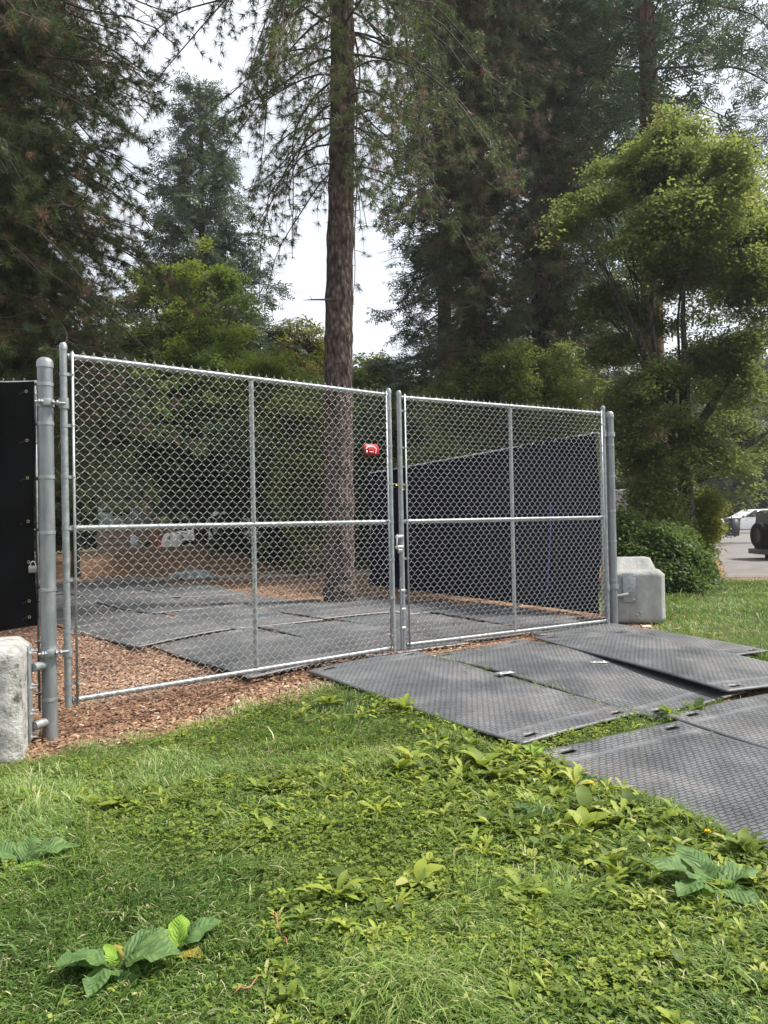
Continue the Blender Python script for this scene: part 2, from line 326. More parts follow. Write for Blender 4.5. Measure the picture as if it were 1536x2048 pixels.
def mat_frame(mt):
    u, v, hd = mt[:3]; x0, y0 = xy_of(u, v); a = math.radians(hd); ex = np.array([UX, UY]); ey = np.array([-UY, UX])
    e1 = ex * math.cos(a) + ey * math.sin(a); e2 = -ex * math.sin(a) + ey * math.cos(a); return np.array([x0, y0]), e1, e2
def on_mat(x, y, mg=0.):
    r = np.zeros(len(x), bool)
    for mt in MATS:
        o, e1, e2 = mat_frame(mt); a = (x - o[0]) * e1[0] + (y - o[1]) * e1[1]; b = (x - o[0]) * e2[0] + (y - o[1]) * e2[1]
        r |= (a > -mg) & (a < MATW + mg) & (b > -mg) & (b < MATL + mg)
    return r
def sample_view(n, y0, y1, pw=1.0, wl=.60, wr=.60):
    """ground points inside the picture's wedge; pw<1 packs them near the camera"""
    y = y0 + (y1 - y0) * RNG.random(n) ** (1 / pw); x = (RNG.random(n) * (wl + wr) - wl) * (y + .3); return x, y
def leafy(x, y):
    return np.clip((.6 * n2(x, y, .9, 91) + .4 * n2(x, y, 3.1, 92) - .50) * 6 + .55 * (x > -.5) * ss(3.3, 2.6, y) + .25 * (x > .3), 0.03, 1)
def build_grass():
    xs, ys = [], []
    for n, a, b in ((90000, 1.9, 3.0), (125000, 2.6, 4.6), (90000, 4.2, 7.6), (95000, 7, 16)):
        x, y = sample_view(n, a, b) if b < 8 else (RNG.random(n) * 8.5 + 1.6, 6 + 10 * RNG.random(n))
        xs.append(x); ys.append(y)
    x = np.concatenate(xs); y = np.concatenate(ys)
    u, v = uv_of(x, y)
    k = (RNG.random(len(x)) < lawn(x, y) ** 1.4) & ~on_mat(x, y, -.015) & (x < .62 * y + .4)
    bare = n2(x, y, 2.2, 21); k &= RNG.random(len(x)) < np.clip(.45 + 1.6 * (bare - .2), .3, 1)
    x, y = x[k], y[k]; n = len(x)
    big = .55 * n2(x, y, 3.0, 31) + .45 * n2(x, y, 8.5, 32); h = (.020 + .15 * big ** 2.2 + .03 * RNG.random(n)) * (1 + .5 * (n2(x, y, .9, 8) - .5)); far = ss(6, 12, y)
    h = h * (1 - .25 * far)
    h = h * (1 - .25 * leafy(x, y) * (y < 6.5)); stray = RNG.random(n) < .03; h = np.where(stray, h * 1.8, h)
    ang = n2(x, y, 1.6, 41) * 9 + RNG.normal(0, .9, n); lean = .35 + .95 * RNG.random(n); w = (.0013 + .0016 * RNG.random(n)) * (1 + .5 * far) * np.where(RNG.random(n) < .12, 1.8, 1)
    dx, dy = np.cos(ang), np.sin(ang); z = T(x, y) - .004
    B = np.stack([x, y, z], 1); D = np.stack([dx, dy, 0 * x], 1); S = np.stack([-dy, dx, 0 * x], 1)
    tw = RNG.normal(0, .8, n); S = S * np.cos(tw)[:, None] + D * np.sin(tw)[:, None]
    up = np.array([0, 0, 1.])
    m1 = B + up * (h * .55)[:, None] + D * (h * lean * .30)[:, None]; tp = B + up * (h * (1.0 - .38 * lean))[:, None] + D * (h * lean * 1.05)[:, None]
    m2 = B + up * (h * .86 * (1 - .2 * lean))[:, None] + D * (h * lean * .68)[:, None]
    V = np.stack([B - S * w[:, None], B + S * w[:, None], m1 - S * w[:, None], m1 + S * w[:, None], m2 - S * (w * .7)[:, None], m2 + S * (w * .7)[:, None], tp], 1).reshape(-1, 3)
    i = np.arange(n)[:, None] * 7; F4 = np.concatenate([i + np.array([[0, 1, 3, 2]]), i + np.array([[2, 3, 5, 4]])]); F3 = i + np.array([[4, 5, 6]])
    t = np.clip(.02 + .42 * n2(x, y, 1.1, 51) + .30 * n2(x, y, 5.5, 52) + RNG.normal(0, .15, n), 0, .82); t = np.clip(t + .16 * ss(.6, 0, x) * ss(2.8, 3.4, y) * ss(5.6, 4.6, y), 0, .88); t = np.where(RNG.random(n) < .07, .9 + .1 * RNG.random(n), t)
    edge = (lawn(x, y) < .93); t = np.where(edge & (RNG.random(n) < .6), .88 + .12 * RNG.random(n), t)
    tt = np.repeat(t, 7)
    o = npmesh('grass', V, [F4, F3], GRASSM, None, tt, True); tag(o, 'ragged green lawn grass of fine blades in front of and beside the gate', 'grass', kind='stuff')
build_grass()
def build_chips():
    n = 60000; x = np.concatenate([RNG.random(n) * 7 - 6, RNG.random(30000) * 14 - 8, RNG.random(9000) * 2.6 + 1.5, RNG.random(6000)*3-1.0]); y = np.concatenate([RNG.random(n) * 8 + 4.6, RNG.random(30000) * 10 + 8.5, RNG.random(9000) * 2.6 + 7.4, RNG.random(6000)*1.8+5.6])
    u, v = uv_of(x, y); p = (1 - lawn(x, y)) ** .7 + .06 * (v > -1.4) 
    k = (RNG.random(len(x)) < p) & ~((on_mat(x, y, -.03)) & (RNG.random(len(x)) > .012 + .03 * (n2(x, y, 1.5, 71) > .62))) & ~((v > 2.4) & (u > -1.2) & (u < 1.6) & (y < 10) & (RNG.random(len(x)) < .9))
    x, y = x[k], y[k]; n = len(x); om = on_mat(x, y)
    Tv = np.array([[-.5, -.5, 0], [.5, -.35, 0], [.5, .35, 0], [-.5, .5, 0], [-.42, -.3, 1], [.45, -.22, 1], [.40, .25, 1], [-.4, .3, 1]], float)
    Tf = np.array([[4, 5, 6, 7], [0, 1, 5, 4], [1, 2, 6, 5], [2, 3, 7, 6], [3, 0, 4, 7]])
    L = .022 + .045 * RNG.random(n) ** 2 + .015 * (y > 10); sc = np.stack([L,   .009 + .013 * RNG.random(n), .002 + .003 * RNG.random(n)], 1)
    R = rot(RNG.random(n) * 6.28, np.abs(RNG.normal(0, .38, n)) * np.where(om, .1, 1), RNG.random(n) * 6.28)
    pos = np.stack([x, y, T(x, y) + .004 + .018 * RNG.random(n) * ~om + np.where(om, .036, 0)], 1)
    Vt = np.einsum('nij,nkj->nki', R, Tv[None] * sc[:, None]) + pos[:, None]
    Fq = (Tf[None] + (np.arange(n) * 8)[:, None, None]).reshape(-1, 4)
    t = np.clip(.25 + .5 * RNG.random(n) + .45 * (n2(x, y, 1.3, 61) - .5) + (RNG.random(n) < .12) * .3, 0, 1)
    o = npmesh('mulch', Vt.reshape(-1, 3), Fq, MULCH, None, np.repeat(t, 8)); tag(o, 'loose red brown wood chip mulch spread under and behind the gate', 'mulch', kind='stuff')
build_chips()
def leafshape(prof, rows=6, cols=2, fold=.25, curl=.5, wave=0.):
    """a leaf lying along +Y from the origin, length 1, profile width at rows; arches up then down"""
    t = np.linspace(0, 1, rows); w = np.interp(t, *zip(*prof)); V = []; nc = 2 * cols + 1
    for i in range(rows):
        for j in range(-cols, cols + 1):
            s = j / cols; V.append((s * w[i] + (0.02 if j == 0 else 0) * 0, t[i] * (1 - .12 * curl * t[i]), curl * (t[i] * .8 - t[i] ** 2 * 1.1) + fold * abs(s) * w[i] + wave * math.sin(i * 2.4 + j * 1.3) * w[i]))
    Fq = [[i * nc + j, i * nc + j + 1, (i + 1) * nc + j + 1, (i + 1) * nc + j] for i in range(rows - 1) for j in range(nc - 1)]
    return np.array(V), np.array(Fq)
LANCE = leafshape([(0, .012), (.2, .03), (.45, .10), (.7, .13), (.88, .08), (1, .005)], 6, 1, .3, .5, .15)
LOBED = leafshape([(0, .01), (.12, .03), (.22, .07), (.3, .035), (.42, .10), (.5, .05), (.62, .13), (.7, .07), (.85, .11), (1, .005)], 11, 1, .2, .45, .15)
ROUND = leafshape([(0, .012), (.12, .03), (.3, .18), (.55, .24), (.8, .18), (.95, .07), (1, .01)], 7, 1, .25, .4, .1)
DOCK = leafshape([(0, .014), (.18, .018), (.24, .14), (.4, .235), (.6, .26), (.8, .20), (.93, .10), (1, .01)], 12, 3, .14, .55, .09)
def build_weeds():
    Vs, Fs, Ts = [], [], []; off = 0
    def emit(tpl, pos, yaw, tilt, sc, t):
        nonlocal off
        R = rot(yaw, tilt, yaw)     # tilt about the leaf's own cross axis after yaw
        V, Fq, tt = instance(tpl[0], tpl[1], pos, R, sc, t); Vs.append(V); Fs.append(Fq + off); Ts.append(tt); off += len(V)
    # rosettes
    cx, cy = [], []
    for n, a, b in ((2600, 1.95, 4.6), (900, 4.2, 6.6)):
        x, y = sample_view(n, a, b); cx.append(x); cy.append(y)
    s = RNG.random(520); x0 = np.interp(s, [0, 1], [.55, 1.6]) + RNG.normal(0, .26, 520) - .25; y0 = np.interp(s, [0, 1], [4.6, 2.5]) + RNG.normal(0, .33, 520); cx.append(x0); cy.append(y0)
    xr = RNG.random(90) * 4.5 + 3.6; yr = 6.5 + 7 * RNG.random(90); cx.append(xr); cy.append(yr)
    cx = np.concatenate(cx); cy = np.concatenate(cy); k = (lawn(cx, cy) > .9) & ~on_mat(cx, cy, .01) & ((n2(cx, cy, 1.5, 77) > .60 - .10 * (cx > .1)) | ((cx > .05) & (cx + cy > 3.6) & (cy < 5.0) & (n2(cx, cy, 3, 78) > .30))); cx, cy = cx[k], cy[k]
    for X, Y in zip(cx, cy):
        m_ = random.randint(6, 11); tp = random.choice([LANCE, LOBED, LOBED, ROUND]); yaw = np.arange(m_) * 2.4 + random.random() * 6; L = random.uniform(.035, .085) * (1.8 if random.random() < .12 and Y > 2.9 else 1) * (1.05 if X > .05 and X + Y > 3.6 and Y < 5 else 1) * (.8 if Y < 2.7 else 1) * (1 - .35 * (Y > 6))
        pos = np.stack([X + 0 * yaw, Y + 0 * yaw, T(X + 0 * yaw, Y + 0 * yaw) + .022 + .015 * RNG.random(m_)], 1)
        emit(tp, pos, yaw, RNG.uniform(.1, .95, m_), L * RNG.uniform(.6, 1.1, m_), np.clip(random.uniform(.15, .85) + RNG.normal(0, .12, m_), 0, 1))
    # small leaflets (clover and yarrow) low in the sward
    x, y = sample_view(60000, 1.9, 6.5); p = leafy(x, y); k = (RNG.random(len(x)) < p) & (lawn(x, y) > .85) & ~on_mat(x, y, .0); x, y = x[k], y[k]; n = len(x)
    tri = np.array([[0, 0, 0], [-.45, .55, .12], [0, .5, 0], [.45, .55, .12], [0, 1, .02]]); tf = np.array([[0, 2, 1], [0, 3, 2], [1, 2, 4], [2, 3, 4]])
    pos = np.stack([x, y, T(x, y) + .018 + (.012 + .05 * n2(x, y, 4, 5)) * RNG.random(n) ** .6], 1); t = np.clip(.15 + .6 * n2(x, y, 2.5, 15) + RNG.normal(0, .16, n), 0, 1)
    for k3 in range(3):
        emit3 = instance(tri, tf, pos, rot(RNG.random(n) * .5 + k3 * 2.1 + x * 50, np.abs(RNG.normal(0, .45, n)), RNG.random(n) * 6.28), .010 + .013 * RNG.random(n), t)
        V3.append(emit3[0]); F3_.append(emit3[1] + sum(len(a) for a in V3[:-1])); T3.append(emit3[2])
    V = np.concatenate(Vs); Fq = np.concatenate(Fs); tt = np.concatenate(Ts); n0 = len(V)
    V = np.concatenate([V] + V3); tt = np.concatenate([tt] + T3); Ft = np.concatenate(F3_) + n0
    o = npmesh('weeds', V, [Fq, Ft], WEED, None, tt, True); tag(o, 'bright green dandelion, plantain and clover weeds mixed into the lawn', 'weeds', kind='stuff')
V3, F3_, T3 = [], [], []
build_weeds()
def dock_mat(name, a, b_, vein):
    M = mat(name, a, .58, 0, .35); N, L, b = nodes(M); t = N.new('ShaderNodeTexCoord'); n = N.new('ShaderNodeTexNoise'); n.inputs['Scale'].default_value = 25; r = ramp(N, [(.35, a), (.7, b_)])
    L.new(t.outputs['Object'], n.inputs[0]); L.new(n.outputs[0], r.inputs[0])
    sx = N.new('ShaderNodeSeparateXYZ'); L.new(t.outputs['UV'], sx.inputs[0]); ab = N.new('ShaderNodeMath'); ab.operation = 'ABSOLUTE'; L.new(sx.outputs[0], ab.inputs[0])
    my = N.new('ShaderNodeMath'); my.operation = 'MULTIPLY_ADD'; my.inputs[1].default_value = -1.1; L.new(ab.outputs[0], my.inputs[0]); L.new(sx.outputs[1], my.inputs[2])
    w = N.new('ShaderNodeMath'); w.operation = 'SINE'; m6 = N.new('ShaderNodeMath'); m6.operation = 'MULTIPLY'; m6.inputs[1].default_value = 75; L.new(my.outputs[0], m6.inputs[0]); L.new(m6.outputs[0], w.inputs[0])
    pw = N.new('ShaderNodeMath'); pw.operation = 'GREATER_THAN'; pw.inputs[1].default_value = .86; L.new(w.outputs[0], pw.inputs[0]); mid = N.new('ShaderNodeMath'); mid.operation = 'LESS_THAN'; mid.inputs[1].default_value = .008; L.new(ab.outputs[0], mid.inputs[0])
    mxv = N.new('ShaderNodeMath'); mxv.operation = 'MAXIMUM'; L.new(pw.outputs[0], mxv.inputs[0]); L.new(mid.outputs[0], mxv.inputs[1]); mv = N.new('ShaderNodeMath'); mv.operation = 'MULTIPLY'; mv.inputs[1].default_value = .13; L.new(mxv.outputs[0], mv.inputs[0])
    vm = N.new('ShaderNodeMix'); vm.data_type = 'RGBA'; L.new(mv.outputs[0], vm.inputs[0]); L.new(r.outputs[0], vm.inputs[6]); vm.inputs[7].default_value = (*[min(1, c * 1.5 + .05) for c in b_], 1)
    bp = N.new('ShaderNodeBump'); bp.inputs['Strength'].default_value = .35; bp.inputs['Distance'].default_value = .01; L.new(w.outputs[0], bp.inputs['Height']); L.new(bp.outputs[0], b.inputs['Normal'])
    tr = N.new('ShaderNodeBsdfTranslucent'); tr.inputs['Color'].default_value = (*[min(1, c * 1.4) for c in b_], 1); ms = N.new('ShaderNodeMixShader'); ms.inputs[0].default_value = .3
    L.new(vm.outputs[2], b.inputs['Base Color']); L.new(b.outputs[0], ms.inputs[1]); L.new(tr.outputs[0], ms.inputs[2]); L.new(ms.outputs[0], N['Material Output'].inputs[0]); return M
DOCKM = dock_mat('dock_leaf', (.07, .14, .04), (.15, .25, .075), 0); DOCKY = dock_mat('yellowed_dock_leaf', (.25, .22, .04), (.42, .33, .05), 0); DOCKL = dock_mat('bright_weed_leaf', (.16, .30, .03), (.27, .42, .05), 0)
def dock(px, py, label, leaves, name='dock_plant', cat='weed plant', tpl=DOCK):
    p = gp(px, py); t = thing(name, label, cat, p)
    for (yaw, tilt, L, M) in leaves:
        R = rot(np.array([math.radians(yaw)]), np.array([math.radians(tilt)]), np.array([math.radians(yaw)]))[0]
        V = tpl[0].copy(); V[:, 0] *= 1 + .16 * np.sin(V[:, 1] * 19 + yaw) * (np.abs(V[:, 0]) > .05); V[:, 0] += .07 * np.sin(V[:, 1] * 3 + yaw) * V[:, 1]; V[:, 2] += .05 * np.sin(V[:, 0] * 14 + V[:, 1] * 9 + yaw * .7) - .10 * (abs(yaw * 7) % 3) * V[:, 1] ** 3 * .6;  V = (V * L) @ R.T + np.array([0, 0, .01])
        o = npmesh('leaf', V, tpl[1], M, t, None, True, tpl[0][:, :2])
    return t
dock(235, 1950, 'large dock plant with broad veined leaves at the lower left of the lawn', [(-100, 28, .25, DOCKM), (95, 22, .20, DOCKM), (130, 38, .22, DOCKM), (-60, 35, .20, DOCKM), (175, 22, .19, DOCKM), (20, 45, .10, DOCKY), (-140, 15, .15, DOCKM), (60, 60, .10, DOCKL), (0, 25, .13, DOCKM)])
dock(345, 1925, 'drooping dock plant with a yellowing leaf beside the large lower left dock', [(-50, 36, .20, DOCKM), (60, 30, .17, DOCKM), (-110, 22, .13, DOCKY), (0, 50, .15, DOCKL)])
dock(40, 1745, 'broad leaved dock cut by the left edge of the photo', [(-80, 30, .26, DOCKM), (70, 34, .20, DOCKM), (-130, 22, .20, DOCKL), (0, 45, .17, DOCKM)])
dock(1425, 1800, 'large blue green dock beside the mats at the lower right', [(80, 40, .27, DOCKM), (-80, 32, .24, DOCKM), (-150, 24, .22, DOCKM), (130, 32, .25, DOCKM), (20, 50, .24, DOCKM), (-35, 38, .17, DOCKL), (170, 20, .15, DOCKM), (55, 62, .12, DOCKM), (-110, 55, .11, DOCKL)])
dock(1080, 1655, 'dock plant with a yellowed leaf below the lower left corner of the nearest mat', [(60, 50, .13, DOCKM), (-60, 45, .12, DOCKM), (-110, 30, .11, DOCKY), (140, 40, .11, DOCKL), (0, 55, .12, DOCKM)])
dock(1072, 1532, 'bright yellow green leafy weed at the corner between two front mats', [(50, 60, .13, DOCKL), (-40, 50, .13, DOCKL), (120, 45, .10, DOCKL), (-100, 35, .12, DOCKY), (10, 65, .12, DOCKL)], 'leafy_weed', 'weed plant', LOBED)
dock(800, 1975, 'single pale oval leaf plant near the bottom centre of the lawn', [(80, 40, .11, DOCKL), (-90, 35, .08, DOCKM), (10, 50, .07, DOCKM)], 'leafy_weed', 'weed plant', ROUND)
PETAL = mat('dandelion_petals', (.85, .62, .02), .6); STEM = mat('green_stem', (.12, .18, .05), .6)
def dandelion(px, py, label):
    p = gp(px, py); t = thing('dandelion', label, 'flower', p, 0, 'dandelions flowering beside the mats')
    MB().tube([(0, 0, 0), (.004, .002, .05), (.002, 0, .085)], .0022, 6).build('stem', STEM, t)
    n = 60; i = np.arange(n); th = i * 2.4; D = np.stack([np.cos(th), np.sin(th), .25 + 1.2 * (1 - i / n)], 1)
    V, Fq, tt = instance(np.array([[-.12, 0, 0], [.12, 0, 0], [.14, 0, .9], [-.14, 0, .9]]), np.array([[0, 1, 2, 3]]), np.zeros((n, 3)) + [0.002, 0, .085], align(D, th), np.full(n, .017), th * 0)
    npmesh('flower_head', V, Fq, PETAL, t)
dandelion(1183, 1603, 'yellow dandelion at the lower left edge of the nearest mat')
dandelion(1416, 1705, 'yellow dandelion by the mat edge above the large blue green dock')
REDT = noise_mat('red_stalk', [(.3, (.28, .10, .06)), (.7, (.42, .20, .13))], 30, 3, .7, 0)
for px0, py0, px1, py1, lab in ((545, 1845, 578, 1925, 'dry reddish weed stalk bent upright in the grass'), (468, 2018, 520, 1985, 'short reddish twig lying in the grass near the bottom edge')):
    a, b_ = gp(px0, py0), gp(px1, py1); q = [a.lerp(b_, k / 5) + Vector((.004 * math.sin(k * 2.1), 0, .045 + .012 * math.sin(k * 1.7))) for k in range(6)]
    o = MB().tube(q, [.0022, .003, .0028, .0024, .002, .0012], 6).build('twig', REDT); tag(o, lab, 'twig')

# ------------------------------------------------------------------ composite mats
def mat_material():
    M = mat('black_composite_mat', (.06, .063, .068), .5, 0, .5); N, L, b = nodes(M)
    uvn = N.new('ShaderNodeTexCoord'); mpp = N.new('ShaderNodeMapping'); mpp.inputs['Scale'].default_value = (1, 1, 1)
    L.new(uvn.outputs['UV'], mpp.inputs[0])
    bt = N.new('ShaderNodeTexBrick'); bt.inputs['Scale'].default_value = 1; bt.inputs['Brick Width'].default_value = .052; bt.inputs['Row Height'].default_value = .027; bt.inputs['Mortar Size'].default_value = .0055; bt.inputs['Mortar Smooth'].default_value = .55
    bt.inputs['Color1'].default_value = (1, 1, 1, 1); bt.inputs['Color2'].default_value = (1, 1, 1, 1); bt.inputs['Mortar'].default_value = (0, 0, 0, 1)
    nd = N.new('ShaderNodeTexNoise'); nd.inputs['Scale'].default_value = 60; L.new(mpp.outputs[0], nd.inputs[0])
    wob = N.new('ShaderNodeMix'); wob.data_type = 'RGBA'; wob.inputs[0].default_value = .012; L.new(mpp.outputs[0], wob.inputs[6]); L.new(nd.outputs['Color'], wob.inputs[7]); L.new(wob.outputs[2], bt.inputs[0])
    a = N.new('ShaderNodeAttribute'); a.attribute_name = 'tint'      # 1 = treaded field, 0 = plain rim band
    h = N.new('ShaderNodeMath'); h.operation = 'MULTIPLY'; L.new(bt.outputs['Color'], h.inputs[0]); L.new(a.outputs['Fac'], h.inputs[1])
    bp = N.new('ShaderNodeBump'); bp.inputs['Strength'].default_value = .75; bp.inputs['Distance'].default_value = .006; L.new(h.outputs[0], bp.inputs['Height']); L.new(bp.outputs[0], b.inputs['Normal'])
    n1 = N.new('ShaderNodeTexNoise'); n1.inputs['Scale'].default_value = 2.2; n1.inputs['Detail'].default_value = 8; n1.inputs['Roughness'].default_value = .65; L.new(uvn.outputs['Object'], n1.inputs[0])
    r = ramp(N, [(.33, (.075, .08, .088)), (.55, (.14, .147, .158)), (.75, (.25, .252, .26))]); L.new(n1.outputs[0], r.inputs[0])
    dk = N.new('ShaderNodeMix'); dk.data_type = 'RGBA'; dk.blend_type = 'MULTIPLY'; 
    rr = ramp(N, [(0, (.30, .30, .30)), (.6, (1, 1, 1))]); mxm = N.new('ShaderNodeMath'); mxm.operation = 'MAXIMUM'; inv = N.new('ShaderNodeMath'); inv.operation = 'SUBTRACT'; inv.inputs[0].default_value = 1; L.new(a.outputs['Fac'], inv.inputs[1])
    L.new(bt.outputs['Color'], mxm.inputs[0]); L.new(inv.outputs[0], mxm.inputs[1]); L.new(mxm.outputs[0], rr.inputs[0])
    dk.inputs[0].default_value = 1; L.new(r.outputs[0], dk.inputs[6]); L.new(rr.outputs[0], dk.inputs[7]); n5 = N.new('ShaderNodeTexNoise'); n5.inputs['Scale'].default_value = 1.3; n5.inputs['Detail'].default_value = 9; n5.inputs['Roughness'].default_value = .7; L.new(uvn.outputs['Object'], n5.inputs[0]); rd = ramp(N, [(.50, (0, 0, 0)), (.70, (1, 1, 1))]); L.new(n5.outputs[0], rd.inputs[0])
    dm = N.new('ShaderNodeMix'); dm.data_type = 'RGBA'; sc_ = N.new('ShaderNodeMath'); sc_.operation = 'MULTIPLY'; sc_.inputs[1].default_value = .3; L.new(rd.outputs[0], sc_.inputs[0]); L.new(sc_.outputs[0], dm.inputs[0]); L.new(dk.outputs[2], dm.inputs[6]); dm.inputs[7].default_value = (.22, .185, .15, 1); L.new(dm.outputs[2], b.inputs['Base Color'])
    mr = N.new('ShaderNodeMapRange'); mr.inputs[3].default_value = .18; mr.inputs[4].default_value = .62; L.new(n1.outputs[0], mr.inputs[0]); L.new(mr.outputs[0], b.inputs['Roughness'])
    return M
MATM = mat_material()
SLOTS = [(.10, .22), (.98, 1.10)]
def build_mat(mt, idx, label):
    o0, e1, e2 = mat_frame(mt); lift = mt[3]; th = .014
    xs = np.unique(np.round(np.concatenate([np.linspace(0, MATW, 17), [.1, .22, .54, .66, .98, 1.10, .03, 1.17]]), 4)); ys = np.unique(np.round(np.concatenate([np.linspace(0, MATL, 33), [.06, .105, 2.295, 2.34, .2, 2.2, .03, 2.37, 1.0, 1.045]]), 4))
    X, Y = np.meshgrid(xs, ys); x = o0[0] + X * e1[0] + Y * e2[0]; y = o0[1] + X * e1[1] + Y * e2[1]
    rs = np.random.RandomState(idx * 7 + 3); a, b_ = rs.uniform(-.010, .016), rs.uniform(-.008, .016)
    bend = .010 * np.sin(X * 2.1 + rs.rand() * 6) + .014 * np.sin(Y * 2.0 + rs.rand() * 6) + a * (X / MATW - .5) * (Y / MATL - .5) * 4 + b_ * (2 * np.abs(Y / MATL - .5)) ** 3
    z = Tb(x, y) + lift + np.maximum(bend + .012, -.002)
    if idx == 2: z = z + .02 * np.clip(1 - Y / 1.5, 0, 1) ** 1.5 * np.clip(1 - X / 1.3, 0, 1)   # the curled near left corner
    nx, ny = len(xs), len(ys); n = nx * ny; Vt = np.stack([x.ravel(), y.ravel(), z.ravel() + th], 1); Vb = Vt - [0, 0, th]
    keep = np.ones((ny - 1, nx - 1), bool)
    for j in range(ny - 1):
        yc = (ys[j] + ys[j + 1]) / 2
        for i in range(nx - 1):
            xc = (xs[i] + xs[i + 1]) / 2
            if (.06 < yc < .105 or 2.295 < yc < 2.34) and (.10 < xc < .22 or .98 < xc < 1.10): keep[j, i] = False
    J, I = np.where(keep); q = J * nx + I; top = np.stack([q, q + 1, q + nx + 1, q + nx], 1); bot = top[:, ::-1] + n; side = []
    kp = np.pad(keep, 1)
    for j, i in zip(J, I):
        q0 = j * nx + i
        for (dj, di, a1, b1) in ((-1, 0, q0, q0 + 1), (1, 0, q0 + nx + 1, q0 + nx), (0, -1, q0 + nx, q0), (0, 1, q0 + 1, q0 + nx + 1)):
            if not kp[j + 1 + dj, i + 1 + di]: side.append([a1, a1 + n, b1 + n, b1])
    Fq = np.concatenate([top, bot, np.array(side)])
    rim = ((X > .02) & (X < MATW - .02) & (Y > .02) & (Y < MATL - .02) & ~((np.abs(Y - .2) < .02)) & ~(np.abs(Y - 2.2) < .02)).astype(float)
    uvc = np.stack([X.ravel(), Y.ravel()], 1); c = np.array([*(o0 + e1 * .6 + e2 * 1.2), 0])
    V = np.concatenate([Vt, Vb]) - c
    o = npmesh('ground_mat', V, Fq, MATM, None, np.concatenate([rim.ravel(), 0 * rim.ravel()]), False, np.concatenate([uvc, uvc])); o.location = c
    tag(o, label, 'ground mat', 'black composite ground mats laid end to end')
ML = ['mat at the meeting gate leaves, bordering the lawn on the left', 'mat in the middle of the row just before the gate', 'mat with its curled raised corner overlapping the middle front mat', 'mat nearest the right gate post, partly under the curled mat',
      'nearest mat, with the two dandelions along its lower left edge', 'mat in the nearest row beside the bare dirt patch at the right edge', 'mat running out of the frame at the lower right', 'mat beyond the right edge of the nearest row',
      'first mat behind the left gate leaf, touching the mulch triangle', 'second mat behind the gate, under the centre brace of the left leaf', 'mat just behind the meeting stiles of the gate', 'mat behind the right gate leaf in front of the navy screen',
      'second row mat at the long dark edge along the mulch triangle', 'second row mat left of the centre, with a raised dark front edge', 'second row mat in front of the big pine trunk', 'second row mat right of the pine trunk base',
      'third row mat at the left edge of the matted track', 'third row mat in the middle of the matted track', 'third row mat at the right edge of the track before the trunk',
      'fourth row mat on the left, seen past the left gate stile', 'fourth row mat in the middle of the track', 'fourth row mat on the right beside the grey rubble heap',
      'farthest row mat on the left of the track', 'farthest row mat in the middle of the track', 'farthest row mat on the right of the track']
for i, mt in enumerate(MATS): build_mat(mt, i, 'black treaded ' + ML[i])
PLATE = noise_mat('worn_steel_plate', [(.3, (.42, .43, .43)), (.7, (.62, .62, .60))], 30, 4, .4, .2, 60, .6, .003)
for px, py, ang, lab in ((1010, 1357, -8, 'bright steel connector plate joining the two left front mats'), (1197, 1335, -28, 'pale steel connector plate between the middle and the curled front mats')):
    p = gp(px, py); mb = MB(); mb.box((0, 0, 0), (.15, .075, .006), None, .002); mb.lathe([(0.001, .0075), (.012, .0075), (.014, .003)], (.045, 0, 0), 10); mb.lathe([(0.001, .0075), (.012, .0075), (.014, .003)], (-.045, 0, 0), 10)
    o = mb.build('connector_plate', PLATE); o.location = (p.x, p.y, p.z + .048); o.rotation_euler = (0, 0, math.atan2(UY, UX) + math.radians(ang)); tag(o, lab, 'steel plate', 'steel plates joining the mats')

# ------------------------------------------------------------------ gate
def frame2(p0, p1):
    p0, p1 = np.array(p0, float), np.array(p1, float); d = p1 - p0; L = float(np.linalg.norm(d[:2])); return math.atan2(d[1], d[0]), L
def chain_mesh(x0, x1, z0, z1, w=.075, h=.083, r=.0016, yoff=0., ragged=True, k=5, bulge=None):
    mb = MB(); n = int(round((x1 - x0) / (w / 2))); w2 = (x1 - x0) / n; rows = int(round((z1 - z0) / (h / 2)))
    for i in range(n):
        pts = []
        for j in range(rows + 1):
            left = (j + i) % 2 == 0; x = x0 + (i if left else i + 1) * w2; z = z1 - j * h / 2; sgn = 1 if left else -1
            wob = .0025 * math.sin(i * 1.7 + j * .9) + (bulge(x, z) if bulge else 0)
            if j: pts.append((x - sgn * .0005, yoff + sgn * .0026 + wob, z + .0055))
            pts.append((x - sgn * .0005, yoff + sgn * .0026 + wob, z - .0055))
        # twisted end: short barb on top and bottom
        if i % 2 == 0 and ragged:
            x, y, z = pts[0]; pts = [(x + .008, y, z + .004), (x, y + .002, z + .016)] + pts
        mb.tube(pts, r, k, False)
    return mb
SM = mat('red_sign_face', (.36, .008, .014), .5); SW = mat('white_print', (.85, .83, .80), .5)
